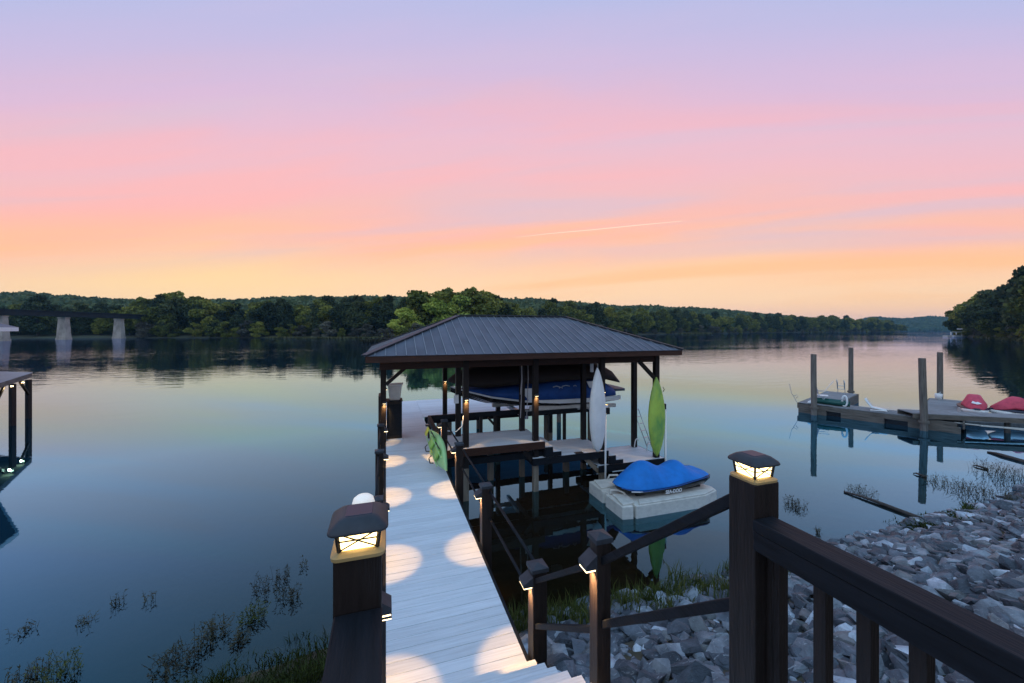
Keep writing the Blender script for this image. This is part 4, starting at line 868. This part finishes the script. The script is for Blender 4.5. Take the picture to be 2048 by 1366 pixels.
abbox(1.7, 3.3, -.12, .15, -.1, .26, 'float_box', 'greyskirt'); abbox(4.1, 5.7, -.12, .15, -.1, .26, 'float_box', 'greyskirt'); abbox(-.1, 1.1, -.1, .15, -.1, .26, 'float_box', 'greyskirt'); [abbox(*q, 'dark_underside', 'black') for q in ((.1, 5.5, .12, 1.1, -.1, .3), (0, 1.3, 1.2, 6.0, -.1, .3), (4.5, 5.6, 1.3, 7.4, -.1, .3))]  # black inset boxes painted in for the dark void under the planks
# gangway to shore
gw = thing('gangway', 'grey plank gangway running from the floating dock to the right bank', 'gangway', (22.7, 11, .7))
g0, g1 = Vector((22.65, 11.15)), Vector((33., 4.3)); gd = (g1-g0).normalized(); gn = Vector((-gd.y, gd.x)); GL = (g1-g0).length
for i in range(58):
    s0 = i*.215; c_ = g0+gd*s0; z = .72+.0*i
    b = MB(); q = [(c_+gd*.004), (c_+gd*.211)]; b.add([(q[0].x, q[0].y, z), (q[1].x, q[1].y, z), ((q[1]+gn*.95).x, (q[1]+gn*.95).y, z), ((q[0]+gn*.95).x, (q[0]+gn*.95).y, z)]+[(q[0].x, q[0].y, z-.03), (q[1].x, q[1].y, z-.03), ((q[1]+gn*.95).x, (q[1]+gn*.95).y, z-.03), ((q[0]+gn*.95).x, (q[0]+gn*.95).y, z-.03)], [(0, 1, 2, 3), (7, 6, 5, 4), (0, 4, 5, 1), (1, 5, 6, 2), (2, 6, 7, 3), (3, 7, 4, 0)]); b.build('plank', 'greywood', gw)
for off in (-.03, .98): b = MB(); a = g0+gn*off; c_ = g1+gn*off; b.bar((a.x, a.y, .60), (c_.x, c_.y, .60), .06, .20); b.build('side_beam', 'greyskirt', gw)
for k in range(4): p = g0+gd*(3.5+3*k)+gn*.3; b = MB(); b.tube([(p.x, p.y, -1), (p.x, p.y, .5)], .1, 8); b.build('support_post', 'pile', gw)
b = MB(); a = g0+gd*2.2-gn*.25; c_ = g0+gd*6.6-gn*.35; b.bar((a.x, a.y, .36), (c_.x, c_.y, .22), .10, .05); a = g0+gd*1.4-gn*.15; c_ = g0+gd*6.5-gn*.55; b.bar((a.x, a.y, .42), (c_.x, c_.y, .10), .04, .04); b.build('loose_pole', 'float', gw)
for (x, y, h_, l, ln) in ((21.43, 14.58, 3.20, 'leftmost tall grey pile at the outer corner of the floating dock', (.0, .02)), (29.27, 17.58, 3.30, 'far thin pile behind the left finger of the floating dock', (0, 0)),
                   (22.8, 10.83, 3.22, 'nearest thick pile leaning slightly where the gangway meets the floating dock', (-.10, .02)), (30.6, 13.83, 3.18, 'rightmost far pile at the end of the right finger', (0, .0))):
    t = thing('mooring_pile', l, 'pile', (x, y, 0)); b = MB(); b.tube([(x, y, -3), (x, y, .6), (x+ln[0]*.5, y+ln[1], 2.), (x+ln[0], y+ln[1], h_)], .135, 12, .125); b.build('shaft', 'pile', t, smooth=False)
    b = MB(); b.tube([(x, y, .34), (x, y, .44)], .19, 12); b.build('pile_collar', 'float' if x > 30 else 'greyskirt', t)
def covered_pwc(loc, rz, label, mk):
    t = thing('red_covered_watercraft', label, 'watercraft', loc, rz); t.scale = (.82, .82, .72)
    b = MB(); b.loft([[(x, y*hw, z0+(z1-z0)*k) for y, k in ((-1, 1), (-.9, .4), (-.4, 0), (.4, 0), (.9, .4), (1, 1))] for x, hw, z0, z1 in ((-1.3, .5, .08, .38), (0, .58, .0, .38), (.9, .50, .03, .42), (1.35, .15, .25, .46))]); b.build('hull', 'whitek', t, local=True, smooth=True)
    def cov(p, m, n): 
        b = MB(); b.loft([[(x, y*hw, z0+(z1-z0)*k) for y, k in ((-1, 0), (-.97, .2), (-.72, .55), (-.5, .93), (-.3, 1.), (.3, 1.), (.5, .93), (.72, .55), (.97, .2), (1, 0))] for x, hw, z0, z1 in p]); b.build(n, m, t, local=True, smooth=True)
    cov([(-1.34, .45, .38, .52), (-1.1, .55, .38, .66), (-.35, .60, .38, .72), (.0, .60, .38, .74), (.6, .56, .40, .74), (1.0, .42, .42, .62), (1.38, .10, .46, .52)], 'navy', 'lower_cover')
    cov([(-1.36, .30, .40, .56), (-1.2, .36, .42, .70), (-.6, .38, .45, .82), (-.2, .44, .5, 1.15), (.15, .50, .55, 1.34), (.35, .52, .6, 1.36), (.55, .48, .6, 1.26), (.9, .40, .5, .95), (1.25, .24, .46, .66)], 'red', 'red_cover')
    if mk:
        b = MB(); X = 1.02
        b.add([(1.06, -.20, .83), (1.16, .02, .78), (1.08, .20, .84), (.97, .06, .93), (.93, -.14, .96), (1.03, -.02, .90)], [(0, 1, 5, 4), (1, 2, 3, 5)]); 
        o = b.build('white_emblem', 'print', t, local=True); o.location = (.06, 0, .03)
    return t
c1 = W(1946, 19.2, .36); covered_pwc(c1, math.atan2(-c1.y, -c1.x)+.12, 'red and navy covered watercraft just behind the gangway, left of the two', True)
c2 = W(2046, 18.3, .34); covered_pwc(c2, math.atan2(-c2.y, -c2.x)-1.1, 'red covered watercraft cut by the right edge of the photo', False)
fl2 = thing('low_float', 'low grey float under the two red covered watercraft', 'float', W(1985, 19, 0)); p = W(1985, 19.1, 0)
b = MB(); b.box(p.x-2.4, p.x+3.2, p.y-1.3, p.y+1.0, -.1, .2, rz=-.5, c=(p.x, p.y)); b.build('deck', 'greywood', fl2, bevel=.02)
# things lying on the floating dock
def camp_chair(loc, rz, label):
    t = thing('camp_chair', label, 'chair', loc, rz); b = MB()
    for x in (-.26, .26):
        b.tube([(x, -.22, 0), (x, .20, .42), (x, .30, .85)], .012, 5); b.tube([(x, .28, 0), (x, -.22, .40)], .012, 5); b.tube([(x, -.24, .60), (x, .22, .62)], .014, 5)
    b.build('frame', 'steel', t, local=True); b = MB(); b.box(-.25, .25, -.22, .22, .38, .40); b.build('seat', 'white', t, local=True)
    b = MB(); b.add([(-.25, .20, .45), (.25, .20, .45), (.25, .31, .84), (-.25, .31, .84)], [(0, 1, 2, 3)]); b.add([(-.25, .21, .45), (.25, .21, .45), (.25, .32, .84), (-.25, .32, .84)], [(3, 2, 1, 0)]); b.build('backrest', 'canvas', t, local=True); return t
camp_chair(AB(.75, .95, .52), arz+1.9, 'folding camp chair with a pale back on the left finger of the floating dock')
def lounge(loc, rz, label):
    t = thing('white_resin_chair', label, 'chair', loc, rz); b = MB()
    b.tube([(0, -.25, .02), (.5, -.25, .05), (.62, -.25, .05)], .03, 6); b.tube([(0, .25, .02), (.5, .25, .05), (.62, .25, .05)], .03, 6); b.build('leg', 'white', t, local=True)
    b = MB(); b.loft([[(x, y, z) for y in (-.24, .24)]+[(x-.02, y, z-.03) for y in (.24, -.24)] for x, z in ((.6, .09), (.3, .12), (.05, .16), (-.12, .40), (-.2, .56))]); b.build('seat_shell', 'white', t, local=True, smooth=True); return t
lounge(AB(2.75, .55, .5), arz, 'low white resin chair on the middle of the floating dock walkway')
t = thing('white_ring_buoy', 'white ring standing on edge near the green canoe on the floating dock', 'ring buoy', AB(1.75, .45, .5)); b = MB()
c = AB(1.75, .45, .80); pts = [c+Vector((va.x*math.cos(a)*.10, va.y*math.cos(a)*.10, .27*math.sin(a))) for a in np.linspace(0, 2*math.pi, 17)]; b.tube(pts, .05, 6, caps=False); b.build('ring', 'white', t, smooth=True)
t = thing('green_canoe', 'small dark green canoe lying on the left end of the floating dock', 'canoe', AB(1.2, .6, .5)); b = MB()
b.loft([[AB(a, .55+y*hw, .52+z*.26) for y, z in ((-1, 1), (-.9, .4), (-.4, 0), (.4, 0), (.9, .4), (1, 1), (.85, .8), (0, .55), (-.85, .8))] for a, hw in ((.35, .03), (.6, .22), (1.0, .32), (1.4, .30), (1.75, .18), (1.95, .03))]); b.build('hull', 'teal', t, smooth=True)
for (a, c_, l) in ((.42, .35, 'white cushion at the outer end of the floating dock'), (1.25, 1.3, 'white cushion beside the green canoe on the floating dock')):
    t = thing('white_cushion', l, 'cushion', AB(a, c_, .52)); b = MB(); b.add([AB(a+x, c_+y, .53+z) for z, k in ((0, 1), (.10, .8)) for x, y in ((-.18*k, -.26*k), (.18*k, -.26*k), (.18*k, .26*k), (-.18*k, .26*k))], [(0, 1, 2, 3), (7, 6, 5, 4), (0, 4, 5, 1), (1, 5, 6, 2), (2, 6, 7, 3), (3, 7, 4, 0)]); b.build('cushion', 'white', t, bevel=.03)
t = thing('tubular_ladder', 'thin aluminium ladder rails at the far end of the left finger beside its pile', 'ladder', AB(.6, 6.0, .52)); b = MB()
for a in (.45, .8): b.tube([AB(a, 6.0, .52), AB(a, 5.9, 1.15), AB(a-.1, 6.2, 1.3), AB(a-.1, 6.4, .7)], .02, 5)
for z in (.75, .95): b.tube([AB(.45, 5.97, z), AB(.8, 5.97, z)], .018, 5)
b.tube([AB(-.1, 5.2, .55), AB(.3, 5.7, 1.25)], .018, 5); b.build('rail', 'steel', t)
t = thing('curled_hook_rod', 'thin bent rod with a curl standing at the outer corner of the floating dock', 'rod', AB(-.1, -.2, .5)); b = MB(); b.tube([AB(-.15, -.1, .5), AB(-.3, -.15, .85), AB(-.38, -.2, 1.0), AB(-.45, -.2, 1.35), AB(-.48, -.2, 1.5)], .013, 5); b.tube([AB(-.3, -.15, .85)+Vector((0, 0, 0)), AB(-.15, -.15, .95), AB(-.1, -.15, .85), AB(-.2, -.15, .75)], .013, 5); b.build('rod', 'steel', t)
t = thing('white_bucket', 'white bucket at the foot of the rightmost far pile', 'bucket', AB(4.6, 7.2, .52)); p = AB(4.7, 7.1, 0)
b = MB(); b.loft([[(p.x+r_*math.cos(a), p.y+r_*math.sin(a), z) for a in np.linspace(0, 2*math.pi, 12, endpoint=False)] for r_, z in ((.13, .52), (.17, .85), (.15, .86), (.12, .6))]); b.build('body', 'white', t, smooth=True)
b = MB(); b.tube([(p.x-.16, p.y, .83), (p.x, p.y-.1, .98), (p.x+.16, p.y, .83)], .008, 5); b.build('handle', 'steel', t)
t = thing('dock_cleat_post', 'short pale bollard on the edge of the right finger by the gangway', 'bollard', AB(5.6, 2.2, .52)); b = MB(); p = AB(5.6, 2.0, 0); b.tube([(p.x, p.y, .52), (p.x, p.y, .85)], .06, 8); b.build('post', 'canvas', t)
# ================================================================== LEFT NEIGHBOUR DOCK
ln_ = thing('neighbour_boathouse', 'flat pale roofed dock with two lit eave lamps cut by the left edge', 'boathouse', W(57, 19.7, 0))
RZ0 = 2.30
def roofslab(pts, z1, z0, m, n):
    b = MB(); q = [W(px, Y, 0) for px, Y in pts]; k = len(q); b.add([(p.x, p.y, z0) for p in q]+[(p.x, p.y, z1) for p in q], [tuple(range(k))[::-1], tuple(range(k, 2*k))]+[(i, (i+1) % k, k+(i+1) % k, k+i) for i in range(k)]); return b.build(n, m, ln_)
roofslab([(65, 20.0), (-180, 10.6), (-900, 13.), (-200, 21.8)], RZ0, RZ0-.03, 'whiteroof', 'flat_roof')
roofslab([(64, 19.9), (-178, 10.7), (-880, 13.), (-198, 21.6)], RZ0-.031, RZ0-.24, 'greyskirt', 'roof_frame')
def lpost(px, Y, top=1.96, br_=None):
    p = W(px, Y, 0); b = MB(); b.box(p.x-.085, p.x+.085, p.y-.085, p.y+.085, -3, top, rz=-ANG, c=(p.x, p.y)); b.build('post', 'stain', ln_, bevel=.01)
lpost(57, 19.7); lpost(25, 18.2); lpost(-30, 15.5); lpost(-90, 13.5); lpost(-140, 20.)
for a, c_, z0, z1 in ((57, 40, 1.25, 1.95), (-12, 8, 1.2, 1.95)):
    b = MB(); p = W(a, 19.6 if a > 0 else 16.6, z0); q = W(c_, 18.9 if a > 0 else 17.5, z1); b.bar(p, q, .08, .10); b.build('brace', 'stain', ln_)
for px, Y in ((46, 18.95), (24, 17.7)):
    p = W(px, Y, RZ0-.40); b = MB(); b.k = 0; b.box(p.x-.06, p.x+.06, p.y-.06, p.y+.06, p.z+.045, p.z+.06); b.k = 1; b.tube([(p.x, p.y, p.z), (p.x, p.y, p.z+.044)], .045, 8); o = b.build('eave_lamp', ['cap', 'glow2'], ln_)
    l = bpy.data.lights.new('lamp_light', 'POINT'); l.energy = 8; l.color = (1, .75, .42); l.shadow_soft_size = .04; q = bpy.data.objects.new('lamp_light', l); COL.objects.link(q); q.parent = o; q.location = p-ln_.location-Vector((0, .0, .05)) - Vector((0, .12, 0))
hr = thing('slate_roof_corner', 'corner of a slate blue hip roof with white fascia at the far left edge', 'roof', W(0, 17, 0))
b = MB(); q = [W(37, 17.2, 4.60), W(-260, 11., 4.60), W(-400, 22, 4.6), W(-30, 23.5, 4.6), W(-230, 17.5, 5.9)]; b.add(q, [(0, 1, 4), (1, 2, 4), (2, 3, 4), (3, 0, 4), (3, 2, 1, 0)]); b.build('roof_slope', 'blueroof', hr)
b = MB(); b.bar(W(36, 17.18, 4.51), W(-258, 11.05, 4.51), .04, .17); b.bar(W(36, 17.2, 4.51), W(-30, 23.4, 4.51), .04, .17); b.build('fascia', 'white', hr)
for px, Y in ((-120, 14.5), (-300, 20), (-90, 21.)): b = MB(); p = W(px, Y); b.box(p.x-.1, p.x+.1, p.y-.1, p.y+.1, -3, 4.45); b.build('support_post', 'stain', hr)
# ================================================================== RIPRAP, GRASS, WEEDS
def rock_mesh(seed):
    r_ = random.Random(seed); import bmesh
    bm = bmesh.new()
    for i in range(15):
        v = Vector((r_.gauss(0, 1), r_.gauss(0, 1), r_.gauss(0, 1))).normalized()*r_.uniform(.75, 1.05); bm.verts.new((v.x*.56, v.y*.42, v.z*.30))
    bmesh.ops.convex_hull(bm, input=bm.verts); 
    for v in [v for v in bm.verts if not v.link_faces]: bm.verts.remove(v)
    me = bpy.data.meshes.new('stone'); bm.to_mesh(me); bm.free(); me.materials.append(M['stone']); return me
RM = [rock_mesh(i) for i in range(14)]
def onto(x, y): return gz(x, y)
def inview(x, y, z):
    X = CA*x-SA*y; Y = SA*x+CA*y
    if Y < .8: return None
    px_ = CXP+FPX*X/Y; py_ = YHP+FPX*(CAMH-z)/Y
    return (px_, py_, Y) if -60 < px_ < 2110 and 600 < py_ < 1450 else None
cand = []; rr = random.Random(21)
for i in range(30000):
    x = rr.uniform(1.35, 24.); d = rr.uniform(-.25, 5.4)**1.0; y = ysh(x)-d
    if x > 17.3 or (x > 16 and d > 3.8): continue
    if d < .5 and rr.random() < .55: continue
    z = onto(x, y); v = inview(x, y, z)
    if not v: continue
    cand.append((x, y, z, v))
grid = {}; keep = []
for x, y, z, v in cand:
    s_ = rr.choice([.09, .12, .16, .21, .27, .38])*(1. if v[2] < 9 else 1.25); k = (int(x/.11), int(y/.11))
    if grid.get(k, 0) >= 1: continue
    grid[k] = 1; keep.append((s_/v[2], x, y, z, s_, v))
keep.sort(key=lambda q: -q[0]); big, rest = keep[:298], keep[298:]
bank = thing('riprap', 'grey stone riprap bank', 'stone bank') if False else None
for q in big:
    _, x, y, z, s_, v = q; o = inst(rr.choice(RM), 'stone', ground, (x, y, z+s_*.12), sc=(s_*rr.uniform(.8, 1.15), s_*rr.uniform(.8, 1.15), s_*rr.uniform(.8, 1.2))); o.rotation_euler = (rr.gauss(0, .45), rr.gauss(0, .45), rr.uniform(0, 6.28))
b = MB()
for q in rest:
    _, x, y, z, s_, v = q; me = rr.choice(RM); mt_ = Matrix.Translation((x, y, z+s_*.08)) @ Matrix.Rotation(rr.uniform(0, 6.28), 4, 'Z') @ Matrix.Rotation(rr.gauss(0, .5), 4, 'X') @ Matrix.Scale(s_, 4)
    b.add([mt_ @ w_.co for w_ in me.vertices], [tuple(p.vertices) for p in me.polygons])
o = b.build('small_stones', 'stone', ground); o['kind'] = 'stuff'
print('stones', len(big), len(rest))
def blades(name, label, spots, mt, wid=.012, seed=3, kind='stuff', cat=None, bend=.5, loc=None):
    """spots: (x, y, z, radius, count, height)"""
    g_ = np.random.default_rng(seed); V = []; Fq = []; k = 0
    for (x, y, z, r_, n, h) in spots:
        for i in range(n):
            a = g_.uniform(0, 6.28); q = r_*math.sqrt(g_.uniform()); bx, by = x+q*math.cos(a), y+q*math.sin(a); hh = h*g_.uniform(.45, 1.15); l = g_.uniform(-1, 1, 2)*bend*hh; w_ = wid*g_.uniform(.6, 1.5)
            t_ = g_.uniform(0, 6.28); wx, wy = w_*math.cos(t_), w_*math.sin(t_); zz = (gz(bx, by) if z is None else z)-.03
            V += [(bx-wx, by-wy, zz), (bx+wx, by+wy, zz), (bx+l[0]*.35+wx*.7, by+l[1]*.35+wy*.7, zz+hh*.6), (bx+l[0]*.35-wx*.7, by+l[1]*.35-wy*.7, zz+hh*.6), (bx+l[0], by+l[1], zz+hh*(1-.25*abs(l[0]/hh)))]
            Fq += [(k, k+1, k+2, k+3), (k+3, k+2, k+4)]; k += 5
    if loc: V = [(a-loc[0], b_-loc[1], c_-loc[2]) for a, b_, c_ in V]
    me = bpy.data.meshes.new(name); me.from_pydata(V, [], Fq); me.materials.append(M[mt]); o = bpy.data.objects.new(name, me); COL.objects.link(o)
    if loc: o.location = loc
    if kind: struct(o, kind, label)
    else: tag(o, label, cat)
    return o
sp = []
for i in range(46):
    x = rr.uniform(1.5, 6.6); y = ysh(x)+rr.uniform(-.75, .12); sp.append((x, y, None, rr.uniform(.12, .35), rr.randint(35, 90), rr.uniform(.22, .46)*(1.1 if x < 5 else .8)))
blades('shore_grass', 'tufted green grass along the water edge in front of the stones', sp, 'grass', .008)
sp = []
for i in range(80):
    x = rr.uniform(-2.9, .0); y = ysh(x)+rr.uniform(-1.4, -.1)+.25; sp.append((x, y, None, rr.uniform(.15, .4), rr.randint(50, 110), rr.uniform(.10, .25)))
blades('shore_grass', 'dark grass filling the lower left corner of the bank', sp, 'grass', .007, 5, bend=.7)
sp = [(rr.uniform(11.2, 14.6), 0, None, 0, 0, 0) for i in range(16)]; sp = [(x, ysh(x)+rr.uniform(-.1, .3), None, rr.uniform(.15, .35), rr.randint(50, 90), rr.uniform(.10, .22)) for x, *_ in sp]
blades('low_green_plants', 'low olive green plants between the stones and the water on the right', sp, 'grass', .014, 8, bend=.9)
def weed(px, py, r_, n, h, label, seed, mt='weed', z=None, dz=.0):
    Y = FPX*(CAMH-.02)/(py-YHP); p = W(px, Y, .0); t = thing('water_weed', label, 'water weed', (p.x, p.y, 0)); g_ = random.Random(seed); b = MB(); zb = max(-.25, gz(p.x, p.y))
    for i in range(n):
        a = g_.uniform(0, 6.28); q = r_*g_.random()**.6; x, y = p.x+q*math.cos(a), p.y+q*math.sin(a); hh = h*g_.uniform(.5, 1.1); lx, ly = g_.gauss(0, .35)*hh, g_.gauss(0, .35)*hh
        P_ = [Vector((x+lx*f*f, y+ly*f*f, zb+(hh-zb)*f)) for f in (0, .35, .7, 1)]; b.tube(P_, .004, 3, .0015)
        for k in range(g_.randint(5, 9)):
            f = g_.uniform(.3, 1); c_ = P_[0].lerp(P_[3], f); c_ = Vector((x+lx*f*f, y+ly*f*f, zb+(hh-zb)*f)); d = Vector((g_.gauss(0, 1), g_.gauss(0, 1), g_.uniform(-.5, .9))).normalized()*g_.uniform(.03, .075); s_ = d.cross(Vector((0, 0, 1))).normalized()*.009 if abs(d.z) < .06 else Vector((.008, 0, 0))
            b.add([c_, c_+d*.5+s_, c_+d, c_+d*.5-s_], [(0, 1, 2, 3)])
    b.build('stems', mt, t); return t
weed(545, 1168, .30, 40, .22, 'largest wilted weed clump standing in the water left of the lower walkway', 1); weed(575, 1195, .16, 22, .24, 'weed tuft touching the largest clump left of the walkway', 2)
weed(505, 1235, .18, 34, .24, 'leafy weed clump in the left shallows, third down from the largest', 3, 'grass'); weed(420, 1275, .22, 36, .26, 'pale weed clump at the outer edge of the left shallows', 4)
weed(480, 1280, .12, 16, .16, 'small weed sprig between two clumps in the left shallows', 5); weed(345, 1330, .28, 34, .24, 'brownish weed clump near the bottom edge in the left shallows', 6)
weed(125, 1345, .20, 36, .28, 'dark bush of weed at the bottom edge, right of the left corner', 7, 'grass'); weed(60, 1360, .25, 40, .18, 'low dark weed clump in the bottom left corner', 17)
weed(48, 1262, .12, 12, .12, 'small dark weed tuft nearest the left edge', 8); weed(165, 1245, .14, 14, .12, 'small dark weed tuft at the left, beneath the open water', 9); weed(235, 1205, .10, 14, .16, 'narrow dark weed stalks in open water on the left', 10); weed(300, 1198, .07, 8, .16, 'single dark weed sprout farthest out in the left water', 11)
weed(610, 1130, .06, 7, .16, 'pale sprig of weed close to the left solar lamp', 12)
weed(1592, 1012, .26, 50, .20, 'round weed clump in the water just right of the big lamp post', 13); weed(1720, 985, .36, 50, .18, 'weed clump caught on the outer end of the floating log', 14)
weed(1895, 968, .5, 70, .22, 'long dark weed clump below the nearest mooring pile', 15); weed(1945, 985, .35, 50, .34, 'pale bushy weed standing near the right bank', 16); weed(1640, 1068, .08, 9, .14, 'tiny dark sprig above the foreground railing', 18)
weed(1985, 945, .5, 60, .42, 'brown brush on the bank tip at the right edge', 19); weed(2030, 965, .5, 60, .5, 'dark brush farther right on the bank tip at the right edge', 20); weed(2010, 1005, .4, 50, .34, 'dry brush between the stones and the water at the right edge', 21)
for (a, c_, l, r_) in (((1688, 985), (1842, 1040), 'long thin log floating between the weed clump and the stony bank', .045), ((1826, 948), (1852, 956), 'short dark stick floating near the reflection of the pile', .03), ((1945, 932), (1975, 940), 'small dark stick floating near the right bank', .03), ((1975, 905), (2048, 925), 'brown driftwood branch lying on the bank tip at the right edge', .06)):
    pa = W(a[0], FPX*CAMH/(a[1]-YHP), .02); pb = W(c_[0], FPX*CAMH/(c_[1]-YHP), .03); t = thing('driftwood', l, 'driftwood', pa); m_ = (pa+pb)/2+Vector((.05, .1, .02)); b = MB(); b.tube([pa, (pa+m_)/2+Vector((.03, -.03, .01)), m_, pb], r_*.5, 7, r_*1.1); b.build('branch', 'stick', t, smooth=True)
# contrail
t = thing('contrail', 'thin pale contrail crossing the sky above the boathouse roof', 'contrail', W(1200, 9000, CAMH+(YHP-457)/FPX*9000))
m = bpy.data.materials.new('contrail_vapour'); m.use_nodes = True; tt = NT(m.node_tree); o_ = tt.n('OutputMaterial'); em = tt.n('Emission', i_Color=lin(255, 232, 205), i_Strength=1.15); tp = tt.n('BsdfTransparent'); mx = tt.n('MixShader', i_0=.42, i_1=tp.outputs[0], i_2=em.outputs[0]); tt.link(mx.outputs[0], o_.inputs[0]); M['trail'] = m  # emission stands in for sunlight caught by the vapour
b = MB(); P_ = [W(px, 9000, CAMH+(YHP-py)/FPX*9000) for px, py in ((1030, 475), (1100, 467), (1180, 460), (1270, 451), (1365, 442))]; n = 8
rings = []
for i, p in enumerate(P_):
    r_ = (2, 7, 9, 9, 5)[i]; rings.append([p+Vector((0, math.cos(a)*r_, math.sin(a)*r_)) for a in np.linspace(0, 2*math.pi, n, endpoint=False)])
b.loft(rings); b.build('vapour_trail', 'trail', t)
# ------------------------------------------------------------------ evening haze over the water
b = MB(); b.box(-2300, 3300, -800, 2900, -5, 95)
hm = bpy.data.materials.new('thin_evening_haze'); hm.use_nodes = True; tt = NT(hm.node_tree); o_ = tt.n('OutputMaterial')
pv = tt.n('VolumePrincipled', i_Color=(.30, .68, 1., 1), i_Density=.00011, i_Anisotropy=.1); tt.link(pv.outputs[0], o_.inputs['Volume']); M['haze'] = hm
struct(b.build('haze', 'haze'), 'stuff', 'thin bluish evening haze over the lake')
#@@END
